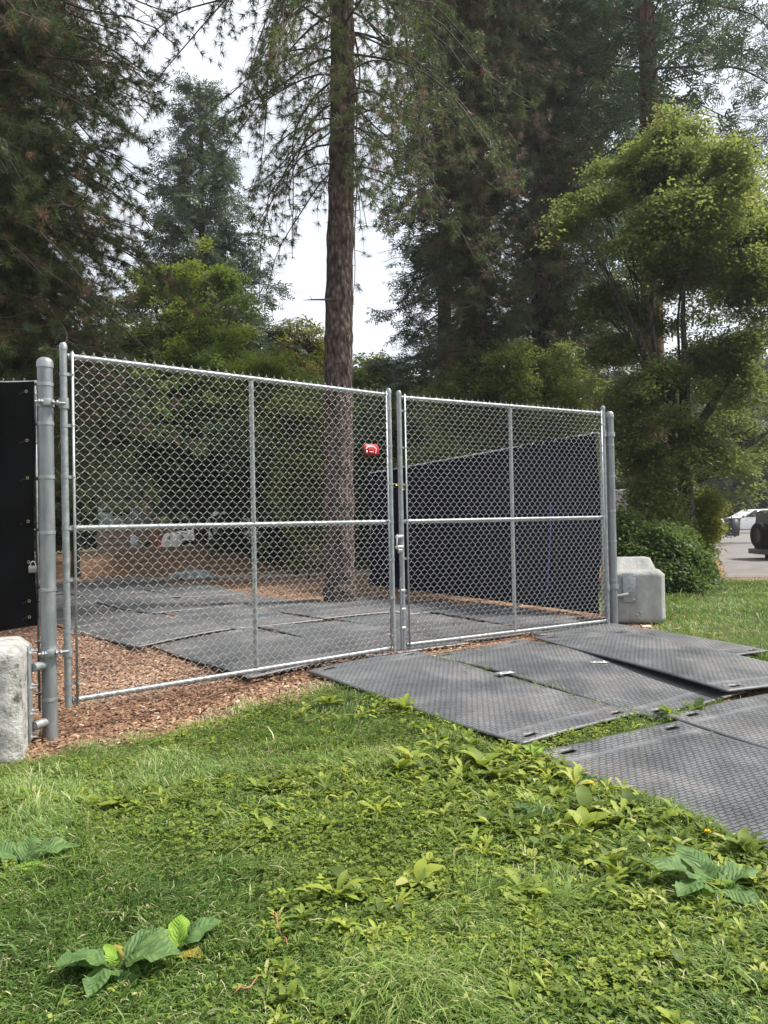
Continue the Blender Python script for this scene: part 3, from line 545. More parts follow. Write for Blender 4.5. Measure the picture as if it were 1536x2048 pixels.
def gate_leaf(p0, p1, label, side):
    """side=+1: hinged on the local x=0 end (left leaf); -1: hinged on the far end"""
    ang, L = frame2(p0, p1); t = thing('chain_link_gate', label, 'gate', (p0[0], p0[1], 0), ang, 'pair of chain link gate leaves')
    zb, zt, zm = .25, 2.65, 1.445; R = .0245; r2 = .0205
    hinge_x, meet_x = (0, L) if side > 0 else (L, 0)
    for x in (0, L):
        top = zt + .07 if x == hinge_x else zt + .045
        mb = MB().tube([(x, 0, zb - .04), (x, 0, top)], R, 20); mb.lathe([(R + .002, top - .03), (R + .0035, top), (R * .8, top + .018), (.001, top + .026)], (x, 0, 0), 20); mb.build('stile', GALV, t, True)
    MB().tube([(R, 0, zt), (L - R, 0, zt)], r2, 16).build('top_rail', GALV, t, True)
    MB().tube([(R, 0, zb), (L - R, 0, zb)], r2, 16).build('bottom_rail', GALV, t, True)
    MB().tube([(R, 0, zm), (L - R, 0, zm)], r2, 16).build('middle_rail', GALV, t, True)
    MB().tube([(L / 2, 0, zb + r2), (L / 2, 0, zm - r2)], r2 * .97, 16).tube([(L / 2, 0, zm + r2), (L / 2, 0, zt - r2)], r2 * .97, 16).build('brace', GALV, t, True)
    g = .052
    chain_mesh(g, L - g, zb - .055, zt + .035, yoff=-.027, w=.0755).build('wire_mesh', WIRE, t)
    for x in (g, L - g): MB().box((x, -.027, (zb + zt) / 2), (.017, .005, zt - zb + .06)).build('tension_bar', GALV, t)
    for x, gx in ((0, g), (L, L - g)):
        s = 1 if gx > x else -1
        for z in np.linspace(zb + .12, zt - .13, 7):
            mb = MB().lathe([(R + .0005, -.011), (R + .0035, -.011), (R + .0035, .011), (R + .0005, .011)], (x, 0, z), 18)
            mb.box((x + s * .035, -.020, z), (.062, .004, .022)); mb.tube([(x + s * .055, -.045, z), (x + s * .055, -.005, z)], .0045, 6); mb.build('tension_band', GALV, t, True)
    # wire ties along the rails
    mb = MB()
    for z in (zt, zm, zb):
        for x in np.arange(.3, L - .2, .36):
            MB().tube([(x + .004 * math.sin(q), (r2 + .003) * math.cos(q), z + (r2 + .003) * math.sin(q)) for q in np.linspace(.4, 5.9, 9)], .0018, 4, False).build('wire_tie', WIRE, t)
    return t, L
PL = (-2.215, 5.35); GC0 = (.065, 7.31); GC1 = (.165, 7.45); PR = (2.565, 8.92)
gl, LL = gate_leaf(PL, GC0, 'left chain link gate leaf, with the little red tag, hung on the left post', 1)
gr, LR = gate_leaf(GC1, PR, 'right chain link gate leaf, in front of the navy screened fence', -1)
# drop rod, guides and latch on the meeting stile of the right leaf
MB().tube([(-.045, -.035, .18), (-.045, -.035, .86)], .0105, 10).tube([(-.045, -.035, .86), (-.048, -.035, .885), (-.03, -.035, .90)], .0085, 8).build('drop_rod', GALVD, gr, True)
for z in (.42, .60, .78):
    MB().box((-.022, -.022, z), (.07, .028, .022), None, .003).build('rod_guide', BOLT, gr)
mb = MB(); mb.box((-.045, -.03, 1.30), (.085, .03, .028), None, .004); mb.box((-.045, -.03, 1.20), (.085, .03, .028), None, .004); mb.box((-.075, -.035, 1.25), (.014, .022, .14), None, .003); mb.build('latch', BOLT, gr)
def place_on(leafobj, x, y, z): return leafobj.matrix_basis @ Vector((x, y, z)) if False else Vector((leafobj.location.x + x * math.cos(leafobj.rotation_euler.z) - y * math.sin(leafobj.rotation_euler.z), leafobj.location.y + x * math.sin(leafobj.rotation_euler.z) + y * math.cos(leafobj.rotation_euler.z), z))
# chain and padlock
ag = gr.rotation_euler.z
CH = mat('brass_chain', (.45, .36, .12), .35, .8)
pc = place_on(gr, -.045, -.01, 1.78); mb = MB()
for k in range(16):
    a0 = k / 16 * 2 * PI; c = np.array([.075 * math.cos(a0), .048 * math.sin(a0), .03 * math.sin(a0 * 2)]); tang = np.array([-.075 * math.sin(a0), .048 * math.cos(a0), 0]); tang /= np.linalg.norm(tang)
    nr = np.array([0, 0, 1.]) if k % 2 else np.cross(tang, [0, 0, 1.]); mb.tube([c + tang * .015 * math.cos(q) + nr * .008 * math.sin(q) for q in np.linspace(0, 2 * PI, 11)], .0024, 5, False)
o = mb.build('chain', CH, None, True); o.location = pc; o.rotation_euler = (0, 0, ag); tag(o, 'short brass chain looped around the two meeting gate stiles', 'chain')
def padlock(p, rz, label, s=1.0):
    t = thing('padlock', label, 'padlock', p, rz); MB().box((0, 0, -.03 * s), (.048 * s, .022 * s, .042 * s), None, .004).build('lock_body', noise_mat('padlock_steel', [(.3, (.25, .25, .25)), (.7, (.38, .38, .36))], 30, 3, .35, 0, metal=.8), t)
    MB().tube([(.015 * s * math.cos(q), 0, -.010 * s + (.026 * s) * math.sin(q)) for q in np.linspace(0, PI, 12)], .0035 * s, 8).build('shackle', BOLT, t, True)
padlock(place_on(gr, -.05, -.05, 1.19), ag, 'small steel padlock hanging from the latch between the gate leaves')
# red tag
ps = place_on(gl, LL - .262, -.040, 2.115); st = thing('warning_tag', 'small red tag with white print wired to the left gate leaf', 'tag', ps, gl.rotation_euler.z + .05)
mb = MB(); W_, H_ = .100, .052; c_ = .026
mb.prism([(-W_ + c_, 0, -H_), (W_ - c_, 0, -H_), (W_, 0, -H_ + c_), (W_, 0, H_ - c_), (W_ - c_, 0, H_), (-W_ + c_, 0, H_), (-W_, 0, H_ - c_), (-W_, 0, -H_ + c_)], (0, 1, 0), .003).build('plate', SM, st)
mb = MB()
A0 = [(.070 * math.cos(q), -.0027, -.012 + .045 * math.sin(q)) for q in np.linspace(.35, PI - .35, 14)]; 
for a_, b2 in zip(A0[:-1], A0[1:]):
    a_, b2 = np.array(a_), np.array(b2); o_ = (a_ + b2) / 2; d = b2 - a_; nn_ = np.array([-d[2], 0, d[0]]); nn_ /= np.linalg.norm(nn_); mb.prism([a_ - nn_ * .004, b2 - nn_ * .004, b2 + nn_ * .004, a_ + nn_ * .004], (0, 1, 0), .0012)
mb.box((-.056, -.0027, -.020), (.014, .0012, .022)); mb.box((0, -.0027, -.020), (.056, .0012, .005)); mb.box((.058, -.0027, -.010), (.012, .0012, .009)); mb.box((.054, -.0027, -.028), (.010, .0012, .010))
mb.build('printed_marks', SW, st)
MB().tube([(-.06, .002, .05), (-.055, .016, .065)], .001, 4).build('tie', WIRE, st); MB().tube([(.06, .002, .05), (.055, .016, .065)], .001, 4).build('tie', WIRE, st)

# gate posts with hinges and their brackets on the concrete blocks
def hinge(parent, z, dirx, diry, reach, flip=1):
    """collar round the post with an eye bolt out to the leaf's stile; dir is the unit vector from the post to the stile"""
    a = math.atan2(diry, dirx); Rz = np.array([[math.cos(a), -math.sin(a), 0], [math.sin(a), math.cos(a), 0], [0, 0, 1]]); mb = MB()
    mb.lathe([(.052, -.026), (.058, -.026), (.058, .026), (.052, .026)], (0, 0, z), 22)
    for s in (-.038, .038): pass
    c = Rz @ np.array([0, -.066, 0]) + [0, 0, z]; mb.box(c, (.052, .026, .05), Rz, .006)
    mb.tube([Rz @ np.array([-.075, -.066, 0]) + [0, 0, z], Rz @ np.array([reach - .0, -.050, 0]) + [0, 0, z]], .009, 10)
    for s in (-.052, -.035, .034, .062): mb.tube([Rz @ np.array([s, -.066, 0]) + [0, 0, z], Rz @ np.array([s + .012, -.066, 0]) + [0, 0, z]], .019, 6)
    mb.lathe([(.0275, -.030 * flip), (.034, -.030 * flip), (.034, .045 * flip), (.0275, .045 * flip)], Rz @ np.array([reach, 0, 0]) + [0, 0, z], 18)
    mb.build('hinge', GALV, parent, True)
def gate_post(x, y, z0, top, r, label, bands):
    t = thing('gate_post', label, 'post', (x, y, z0), 0, 'pair of galvanized gate posts'); h = top - z0
    MB().tube([(0, 0, -.02), (0, 0, h)], r, 28).build('pole', GALVD, t, True)
    MB().lathe([(r + .001, h - .045), (r + .004, h - .045), (r + .004, h - .006), (r * .96, h + .01), (r * .6, h + .024), (.001, h + .030)], (0, 0, 0), 28).build('cap', GALV, t, True)
    for z in bands: MB().lathe([(r + .0005, z - .012), (r + .0035, z - .012), (r + .0035, z + .012), (r + .0005, z + .012)], (0, 0, 0), 24).build('tension_band', GALV, t, True)
    return t
pl = gate_post(-2.318, 5.29, 0, 2.60, .0505, 'thick galvanized left gate post bolted to the rough concrete block', (.28, .63, 1.03, 1.42, 1.80, 2.17, 2.44))
d = Vector((PL[0] + 2.318, PL[1] - 5.29)); 
hinge(pl, 2.31, d.x / d.length, d.y / d.length, d.length, 1); hinge(pl, .60, d.x / d.length, d.y / d.length, d.length, -1)
pr = gate_post(2.655, 8.97, .17, 2.655, .0455, 'right gate post standing against the smooth concrete block', (.55, 1.0, 1.35, 1.75, 2.12))
d = Vector((PR[0] - 2.655, PR[1] - 8.97)); 
hinge(pr, 2.24, d.x / d.length, d.y / d.length, d.length, 1); hinge(pr, .47, d.x / d.length, d.y / d.length, d.length, -1)

# ------------------------------------------------------------------ concrete blocks (lock-block with chamfers and a raised key on top)
def conc_block(name, c, rz, dims, label, key=True, rough=0.0, seed=1, kx=1.0, kh=1.0):
    import bmesh
    lx, ly, lz = dims; ch = .055; nseg = 26
    # build profile rings: outer box with chamfered vertical and top edges, displaced by noise
    def ring(hx, hy, cc, z):
        pts = [(-hx + cc, -hy), (hx - cc, -hy), (hx, -hy + cc), (hx, hy - cc), (hx - cc, hy), (-hx + cc, hy), (-hx, hy - cc), (-hx, -hy + cc)]
        outp = []
        for i in range(8):
            a, b_ = np.array(pts[i]), np.array(pts[(i + 1) % 8]); k = 16 if i % 2 == 0 else 3
            for q in range(k): outp.append((*(a + (b_ - a) * q / k), z))
        return outp
    hx, hy = lx / 2, ly / 2; rings = [ring(hx - .03, hy - .03, ch, 0)]
    for z in np.linspace(.03, lz - ch, 20): rings.append(ring(hx, hy, ch, z))
    rings += [ring(hx - ch * .5, hy - ch * .5, ch * .8, lz - ch * .5), ring(hx - ch, hy - ch, ch * .6, lz)]
    if key:
        rings += [ring(hx * .74 * kx, hy * .70 * kx, .03, lz + .002), ring(hx * .58 * kx, hy * .54 * kx, .03, lz + .135 * kh)]
    rings.append(ring(hx * .2 * kx, hy * .2 * kx, .02, lz + (.138 * kh if key else 0.004)))
    V = np.array(rings).reshape(-1, 3); k = len(rings[0]); n = len(rings); i = np.arange(n - 1)[:, None] * k; j = np.arange(k)[None]; j2 = (j + 1) % k
    Fq = np.stack([i + j, i + j2, i + k + j2, i + k + j], -1).reshape(-1, 4)
    nn_ = V.copy(); nn_[:, 2] = 0; nn_ /= np.linalg.norm(nn_, axis=1)[:, None] + 1e-6
    dsp = (vnoise(V * 4 + 50, seed) - .5) * .003 + (vnoise(V * 28 + 50, seed + 1) - .5) * .002
    if rough: dsp += -rough * np.clip(vnoise(V * 17 + 70, seed + 2) - .55, 0, 1) * .035 * (V[:, 1] < -hy * .7)
    V = V + nn_ * dsp[:, None]; V = np.concatenate([V, [[0, 0, V[:, 2].max()]]]); Ft = np.stack([(n - 1) * k + np.arange(k), (n - 1) * k + (np.arange(k) + 1) % k, np.full(k, n * k)], 1)
    o = npmesh(name, V, [Fq, Ft], CONC_R if rough else CONC, None, None, False); o.location = c; o.rotation_euler = (0, 0, rz); tag(o, label, 'concrete block', 'concrete anchor blocks'); return o
CONC_R = noise_mat('pitted_concrete', [(.36, (.10, .095, .09)), (.43, (.30, .295, .28)), (.6, (.50, .49, .47))], 9, 10, .95, 1.0, 30, 0, .03)
bl = conc_block('concrete_block', (-2.652, 4.892, -.01), math.radians(19), (.66, .62, .735), 'pale pitted concrete block at the left edge, bolted to the left post', True, 1.0, 3, .55, .55)
br = conc_block('concrete_block', (2.985, 9.32, .20), math.radians(-6), (.64, .62, .62), 'smooth grey concrete block with raised top key beside the right post', True, 0.0, 8)
# bracket arms from the posts to the blocks
def local(o, x, y, z): return (x - o.location.x, y - o.location.y, z - o.location.z)
bx = -2.37; RZ19 = np.array([[.9455, -.3256, 0], [.3256, .9455, 0], [0, 0, 1]])
mp1 = MB().box(local(pl, -2.372, 5.118, .36), (.014, .16, .62), RZ19, .003).build('mounting_plate', GALV, pl)
for z in (.52, .13): MB().tube([local(pl, -2.365, 5.15, z), local(pl, -2.335, 5.25, z)], .030, 14).build('bracket_arm', GALV, pl, True)
for z in (.63, .40, .23, .08):
    for sy in (-.055, .055):
        q = np.array([-2.372, 5.118, z]) + RZ19 @ np.array([0, sy, 0]); e = RZ19 @ np.array([1., 0, 0])
        MB().tube([local(pl, *q), local(pl, *(q + e * .045))], .007, 8).tube([local(pl, *(q + e * .006)), local(pl, *(q + e * .018))], .015, 6).build('bolt', BOLT, mp1, True)
mp2 = MB().box(local(pr, 2.85, 9.000, .62), (.15, .012, .34), None, .003).build('mounting_plate', GALV, pr)
for (x, z) in ((2.90, .76), (2.90, .48), (2.93, .30), (2.98, .33)): MB().lathe([(0.001, .012), (.010, .010), (.014, 0)], local(pr, x, 8.995, z), 8, np.array([[1, 0, 0], [0, 0, -1], [0, 1, 0]])).build('bolt', BOLT, mp2, True)
MB().tube([local(pr, 2.665, 8.985, .52), local(pr, 2.83, 8.998, .54)], .025, 12).build('bracket_arm', GALV, pr, True)
# can and timber bearer under the right block
CAN = noise_mat('crushed_can_print', [(.4, (.50, .12, .05)), (.6, (.55, .35, .25))], 30, 3, .35, .2, 50, .5, .004)
pc = gp(1293, 1262); t = thing('drink_can', 'orange red drink can lying under the edge of the smooth concrete block', 'can', (pc.x, pc.y + .02, pc.z + .034), .2)
Mx = np.array([[0, 0, 1], [0, 1, 0], [-1, 0, 0]])
MB().lathe([(.001, -.058), (.024, -.058), (.032, -.05), (.033, .045), (.026, .058), (.001, .058)], (0, 0, 0), 18, Mx).build('can_body', CAN, t, True)
MB().lathe([(.001, .0585), (.023, .0585), (.026, .061), (.027, .058)], (0, 0, 0), 18, Mx).build('can_lid', BOLT, t, True)
WOODB = noise_mat('weathered_timber', [(.3, (.10, .08, .06)), (.7, (.22, .18, .14))], 9, 6, .9, .4, 30, 0, .01, stretch=(1, 8, 8))
for k, (x, y) in enumerate(((2.92, 9.35), (3.24, 9.32))):
    o = MB().box((0, 0, 0), (.10, .56, .045), None, .006).build('timber_bearer', WOODB); o.location = (x, y, .192); o.rotation_euler = (0, 0, -.1); tag(o, ('weathered timber bearer under the smooth concrete block, by the post', 'weathered timber bearer under the smooth concrete block, behind the can')[k], 'timber')

# ------------------------------------------------------------------ screened fences
def screen_sheet(L, z0f, z1f, amp, nx=120, nz=36, seed=0, folds=1.0, y0=0.):
    u = np.linspace(0, 1, nx); v = np.linspace(0, 1, nz); U, Vv = np.meshgrid(u, v); x = U * L
    zb, zt = z0f(U), z1f(U); z = zb + (zt - zb) * Vv
    P = np.stack([x.ravel() * 1.3 + 20, z.ravel() * .8 + 20, 0 * x.ravel() + .5], 1)
    y = y0 + amp * ((vnoise(P * 1.1, seed) - .5) * 1.6 + (vnoise(P * 3.7, seed + 1) - .5) * .7 + .25 * np.sin(x.ravel() * 9 + 3 * z.ravel()) * folds * vnoise(P, 9)).reshape(x.shape) * np.clip(np.minimum(Vv, 1.02 - Vv) * 6, .15, 1)
    Vt = np.stack([x.ravel(), y.ravel(), z.ravel()], 1); i = (np.arange(nz - 1)[:, None] * nx + np.arange(nx - 1)[None]).ravel()
    return Vt, np.stack([i, i + 1, i + nx + 1, i + nx], 1)
CTM = mat('black_plastic', (.015, .015, .015), .5)
GROM = mat('brass_grommet', (.55, .48, .30), .4, .8)
# left fence: starts at the left post and runs off to the left
fl = thing('chain_link_fence', 'black screened chain link fence left of the left gate post', 'fence', (-4.9, 5.40, 0)); Lf = 2.46
MB().tube([(0, 0, 2.47), (Lf + .03, 0, 2.47)], .020, 14).build('top_rail', GALV, fl, True)
chain_mesh(0, Lf, .16, 2.50, yoff=-.004, k=4).build('wire_mesh', WIRE, fl)
MB().box((Lf + .004, -.006, 1.33), (.018, .006, 2.32)).build('tension_bar', GALV, fl)
for z in (.30, .66, 1.04, 1.44, 1.80, 2.18):
    MB().box((Lf + .045, -.03, z), (.11, .004, .022)).tube([(Lf + .0, -.05, z), (Lf + .0, .02, z)], .005, 6).build('tension_band', GALV, fl)
Vt, Fq = screen_sheet(Lf + .022, lambda U: .60 + .13 * U ** 3 - .05 * np.sin(U * 5), lambda U: 2.482 - .010 * np.abs(np.sin(U * 15)),      .06, seed=3, y0=-.055)
npmesh('privacy_screen', Vt, Fq, SCREEN, fl, None, True)
mb = MB()
for (x, z) in [(Lf - .02, z) for z in (2.40, 2.06, 1.80, 1.50, 1.22, .95, .84)] + [(x, 2.41) for x in (.2, .55, .9, 1.25, 1.6, 1.95)]:
    MB().tube([(x + .0085 * math.cos(q), -.088, z + .0085 * math.sin(q)) for q in np.linspace(0, 2 * PI, 13)], .0024, 5, False).build('grommet', GROM, fl, True)

mb = MB()
for z in (2.38, 2.04, 1.78, 1.48, 1.20, .93, .82): MB().tube([(Lf - .07, -.09, z), (Lf - .03, -.06, z + .03), (Lf + .01, -.02, z + .01), (Lf + .02, .02, z)], .0028, 5).build('cable_tie', CTM, fl)
for px, py, Z, lab in ((0, 0, 0, ''),): pass
p = at(66, 1128, 5.28); padlock(p, .15, 'steel padlock hanging on the black screened fence beside the left post', 1.15)
STRAP = mat('blue_strap', (.02, .04, .22), .6)
q0, q1 = gp(1080, 1235), None
def on_fence(fx, z): d_ = np.array([-.30, 14.75]) - np.array([2.78, 9.95]); p_ = np.array([2.78, 9.95]) + d_ * fx; return (p_[0] - .17, p_[1] - .10, z)
o = MB().tube([on_fence(.115, 1.62), on_fence(.118, 1.2), on_fence(.125, .9), on_fence(.13, .55), on_fence(.15, .32)], .009, 6).build('strap', STRAP); tag(o, 'thin blue strap hanging down the front of the navy screened fence', 'strap')
# right fence behind the gate: navy screen running back and left
A = np.array([2.78, 9.95]); B = np.array([-.30, 14.75]); ang, Lr = frame2(A, B)
fr = thing('chain_link_fence', 'tall navy screened fence running back behind the right gate leaf', 'fence', (A[0], A[1], .17), ang)
topz = lambda U: 2.36 - .17 * U + .03 * np.exp(-((U - .16) / .12) ** 2) - .008 * np.abs(np.sin(U * 40))
MB().tube([(Lr * s, -.03, 2.37 - .17 * s) for s in (0, .25, .5, .75, 1)], .018, 10).build('top_rail', GALV, fr, True)
for s in (0, .28, .55, .80, 1): MB().tube([(Lr * s, -.06, 0), (Lr * s, -.06, 2.36 - .17 * s)], .024, 12).build('fence_post', GALV, fr, True)
Vt, Fq = screen_sheet(Lr, lambda U: .03 + .05 * U, topz,      .12, 240, 40, seed=12, y0=.03)
npmesh('privacy_screen', Vt, Fq, SCREEN2, fr, None, True)
mb = MB()
for x in np.arange(.05, Lr, .22): MB().tube([(x, .07, 2.34 - .17 * x / Lr), (x + .02, .01, 2.385 - .17 * x / Lr), (x + .01, -.05, 2.36 - .17 * x / Lr)], .004, 5).build('wire_tie', WIRE, fr)

# ------------------------------------------------------------------ foliage templates
def tpl_needles(n=34, L=.13, w=.0032, spread=1.15, seed=0, back=.35):
    r = np.random.RandomState(seed); th = r.rand(n) * 2 * PI; ph = spread * np.sqrt(r.rand(n)); D = np.stack([np.sin(ph) * np.cos(th), np.sin(ph) * np.sin(th), np.cos(ph)], 1)
    base = np.stack([0 * th, 0 * th, -L * back * r.rand(n)], 1); l = L * (.7 + .4 * r.rand(n)); S = np.cross(D, r.normal(size=(n, 3))); S /= np.linalg.norm(S, axis=1)[:, None]
    V = np.stack([base - S * w, base + S * w, base + D * l[:, None] + [0, 0, -.0]], 1).reshape(-1, 3); return V, np.arange(3 * n).reshape(-1, 3)
def tpl_spray(L=.42, n=11, seed=0, w=.011, nd=.085):
    """a flat drooping fir spray growing along +Z, spread in X"""
    r = np.random.RandomState(seed); V, Fc = [], []
    def blade(p, d, l, wd):
        d = d / np.linalg.norm(d); s = np.cross(d, [0, 1, .2]); s /= np.linalg.norm(s) + 1e-6; k = len(V); V.extend([p - s * wd * .4, p + s * wd * .4, p + d * l * .5 + s * wd, p + d * l, p + d * l * .5 - s * wd]); Fc.extend([[k, k + 1, k + 2], [k, k + 2, k + 4], [k + 4, k + 2, k + 3]])
    for i in range(n):
        t = (i + .5) / n; p = np.array([0, -.10 * t * t * L, t * L]); l = L * .48 * (1 - t * .72) * r.uniform(.7, 1.15)
        for s in (-1, 1):
            d = np.array([s * .85, -.25 + r.normal() * .22, .62 + r.normal() * .15]); d /= np.linalg.norm(d)
            for q in range(3): blade(p + d * l * q / 3, d + r.normal(size=3) * .25, l * .45, w)
    blade(np.array([0, 0, L * .9]), np.array([0, -.2, 1.]), L * .2, w); return np.array(V), np.array(Fc)
def tpl_leaves(n=9, L=.075, w=.045, rad=.13, flat=.5, seed=0):
    r = np.random.RandomState(seed); V, Fc = [], []
    for i in range(n):
        p = r.normal(size=3) * rad * np.array([1, 1, flat]) * .6; yaw = r.rand() * 2 * PI; tl = abs(r.normal(0, .55)); d = np.array([math.cos(yaw), math.sin(yaw), -tl]); d /= np.linalg.norm(d)
        s = np.cross(d, [0, 0, 1.]); s /= np.linalg.norm(s); s = s + np.array([0, 0, r.normal(0, .4)]); s /= np.linalg.norm(s); l = L * r.uniform(.7, 1.25); ww = w * r.uniform(.7, 1.2); u_ = np.cross(s, d)
        k = len(V); V.extend([p, p + d * l * .45 + s * ww * .5 + u_ * ww * .12, p + d * l, p + d * l * .45 - s * ww * .5 + u_ * ww * .12]); Fc.extend([[k, k + 1, k + 2], [k, k + 2, k + 3]])
    return np.array(V), np.array(Fc)
NT = [tpl_needles(34, .15, .0038, 1.4, s) for s in range(4)]
NTS = [tpl_needles(26, .125, .0036, 1.35, s + 9) for s in range(3)]     # sparse tufts of the tall pine
NTF = [tpl_needles(28, .19, .0075, 1.45, s + 19) for s in range(4)]   # farther pines
ST = [tpl_spray(.42, 9, s) for s in range(4)]
STF = [tpl_spray(.62, 8, s + 5, .022) for s in range(4)]
LT = {k: [tpl_leaves(10, *a, seed=s * 3 + 1) for s in range(5)] for k, a in dict(small=(.07, .04, .14), mid=(.10, .062, .19), big=(.16, .10, .32), huge=(.34, .22, .7)).items()}
def fill(name, mat_, parent, tpls, pos, R, sc, tint):
    Vs, Fs, Ts = [], [], []; off = 0; sel = RNG.integers(0, len(tpls), len(pos))
    for k, (tv, tf) in enumerate(tpls):
        m_ = sel == k
        if not m_.any(): continue
        jit = RNG.normal(0, .05, len(tv))
        V, Fq, t = instance(tv, tf, pos[m_], R[m_], sc[m_], tint[m_], jit); Vs.append(V); Fs.append(Fq + off); Ts.append(t); off += len(V)
    return npmesh(name, np.concatenate(Vs), np.concatenate(Fs), mat_, parent, np.concatenate(Ts))
def trunk_mesh(name, pts, rad, M, parent, k=28, rings=90, knob=0., seed=0, flare=.35):
    P = np.array(pts, float); s = np.linspace(0, 1, len(P)); S = np.linspace(0, 1, rings); Q = np.stack([np.interp(S, s, P[:, i]) for i in range(3)], 1); r = np.interp(S, s, rad)
    hz = Q[:, 2] - Q[0, 2]; r = r * (1 + flare * np.exp(-hz / .28))
    th = np.arange(k) / k * 2 * PI; X = Q[:, None] + r[:, None, None] * np.stack([np.cos(th), np.sin(th), 0 * th], 1)[None]
    V = X.reshape(-1, 3); d = (X - Q[:, None]).reshape(-1, 3); nr = d / (np.linalg.norm(d, axis=1)[:, None] + 1e-9)
    rr = np.repeat(r, k); A = np.tile(th, rings); Zv = V[:, 2]
    ns = vnoise(np.stack([np.cos(A) * 3 + 9, np.sin(A) * 3 + 9, Zv * 3 + 9], 1), seed) - .5; ns2 = vnoise(np.stack([np.cos(A) * 9 + 19, np.sin(A) * 9 + 19, Zv * 9 + 9], 1), seed + 1) - .5
    dsp = rr * (.10 * ns + .08 * ns2)
    if knob: dsp += rr * knob * np.exp(-((((Zv * .92 + .2 * np.sin(Zv * 1.7)) % .62) - .3) / .085) ** 2) * (.35 + 1.3 * vnoise(np.stack([np.cos(A) * 1.5 + 5, np.sin(A) * 1.5 + 5, np.floor((Zv * .92 + .2 * np.sin(Zv * 1.7)) / .62) + .5], 1), 4))
    V = V + nr * dsp[:, None]; i = np.arange(rings - 1)[:, None] * k; j = np.arange(k)[None]; j2 = (j + 1) % k
    return npmesh(name, V, np.stack([i + j, i + j2, i + k + j2, i + k + j], -1).reshape(-1, 4), M, parent, None, True)
def conifer(name, label, cat, base, H, r0, whorls, M_bark, M_ndl, tpls, seed=0, lean=(0, 0), droop=.5, rise=.1, step=.16, twig=.38, tdens=1.0, brown=.1, tsc=1., spray=False, group=None, az=None, nper=(4, 6), Lf=None, maxz=None, trunk_kw={}, tube_r=.018, f0=.08, tdroop=.5, curl=.5, tw_r=.005, tsp=.09, tj=.5, tb=.4, gapn=.0, clf=1.6, inner=0):
    """whorls: list of heights ; Lf(z) branch length"""
    rs = np.random.RandomState(seed); t = thing(name, label, cat, base, 0, group)
    N_ = 12; pts = [(lean[0] * (i / N_) + .025 * math.sin(i * 1.3 + seed), lean[1] * (i / N_) + .025 * math.cos(i * 1.7 + seed), H * i / N_ - (.1 if i == 0 else 0)) for i in range(N_ + 1)]
    rad = [r0 * (1 - .8 * (i / N_) ** 1.2) + .01 for i in range(N_ + 1)]; trunk_mesh('trunk', pts, rad, M_bark, t, seed=seed, **trunk_kw)
    tz = np.array([p[2] for p in pts]); tx = np.array([p[0] for p in pts]); ty = np.array([p[1] for p in pts])
    mb = MB(); PP, DD = [], []
    for zi, z in enumerate(whorls):
        nb = rs.randint(nper[0], nper[1] + 1); a0 = rs.rand() * 6.28; x0, y0 = np.interp(z, tz, tx), np.interp(z, tz, ty)
        for b in range(nb + inner):
            a = a0 + b * 2 * PI / nb + rs.normal() * .25
            if az is not None and not az(a, z): continue
            L = Lf(z) * (rs.uniform(.6, 1.15) if b < nb else rs.uniform(.25, .5)); z = z if b < nb else z + rs.uniform(-.2, .2); n = 12; s = np.linspace(0, 1, n); dr = droop * rs.uniform(.6, 1.4); ri = rise * rs.uniform(.3, 1.6); sw = rs.normal() * .5; ph = rs.rand(3) * 6.28
            wb = .035 * L * np.stack([np.sin(s * 9 + ph[0]), np.sin(s * 8 + ph[1]), np.sin(s * 10 + ph[2])], 1) * s[:, None]
            P = np.stack([x0 + L * s * np.cos(a + sw * s), y0 + L * s * np.sin(a + sw * s), z + L * (ri * s - dr * s ** 2 + .16 * np.maximum(s - .7, 0))], 1) + wb
            mb.tube(P, tube_r * (L / 2.5) * (1.15 - s) + .004, 5, False)
            m_ = max(4, int(L / step * tdens))
            for q in range(m_):
                f = f0 + (1 - f0) * (q + rs.rand()) / m_; p = np.array([np.interp(f, s, P[:, i]) for i in range(3)]); sd_ = 1 if q % 2 else -1; aa = a + sw * f + sd_ * rs.uniform(.3, 1.5); l = (twig * L * (1.1 - f) * rs.uniform(.4, 1.3) + .14)
                k = 6; ts = np.linspace(0, 1, k); cv = rs.normal() * .7; dp = tdroop * rs.uniform(.2, 1.6); up_ = rs.uniform(-.15, .3)
                Q = np.stack([p[0] + l * ts * np.cos(aa + cv * ts) * (1 - .3 * dp * ts), p[1] + l * ts * np.sin(aa + cv * ts) * (1 - .3 * dp * ts), p[2] + l * (up_ * ts - dp * ts ** 2 + curl * np.maximum(ts - .6, 0))], 1)
                mb.tube(Q, tw_r * (1.15 - ts) + .0015, 3, False)
                nn_ = max(2, int(l / tsp))
                for g in (np.arange(nn_) + .6 + .4 * rs.rand()) / nn_:
                    g = min(g, 1.)
                    if rs.rand() > tb + (1 - tb) * g ** 1.5: continue
                    pp = np.array([np.interp(g, ts, Q[:, i]) for i in range(3)]); j_ = min(k - 2, int(g * (k - 1))); dd = Q[j_ + 1] - Q[j_]; dd = dd / (np.linalg.norm(dd) + 1e-6) + rs.normal(size=3) * tj
                    PP.append(pp); DD.append(dd)
            PP.append(P[-1]); DD.append(P[-1] - P[-2])
    mb.build('branches', TWIG, t)
    pos = np.array(PP); D = np.array(DD); g_ = .6 * vnoise(pos * clf + 33, seed + 2) + .4 * vnoise(pos * clf * 2.3 + 33, seed + 4); kk = g_ > gapn; pos, D = pos[kk], D[kk]; n = len(pos); roll = RNG.random(n) * 6.28 if not spray else RNG.normal(0, .35, n)
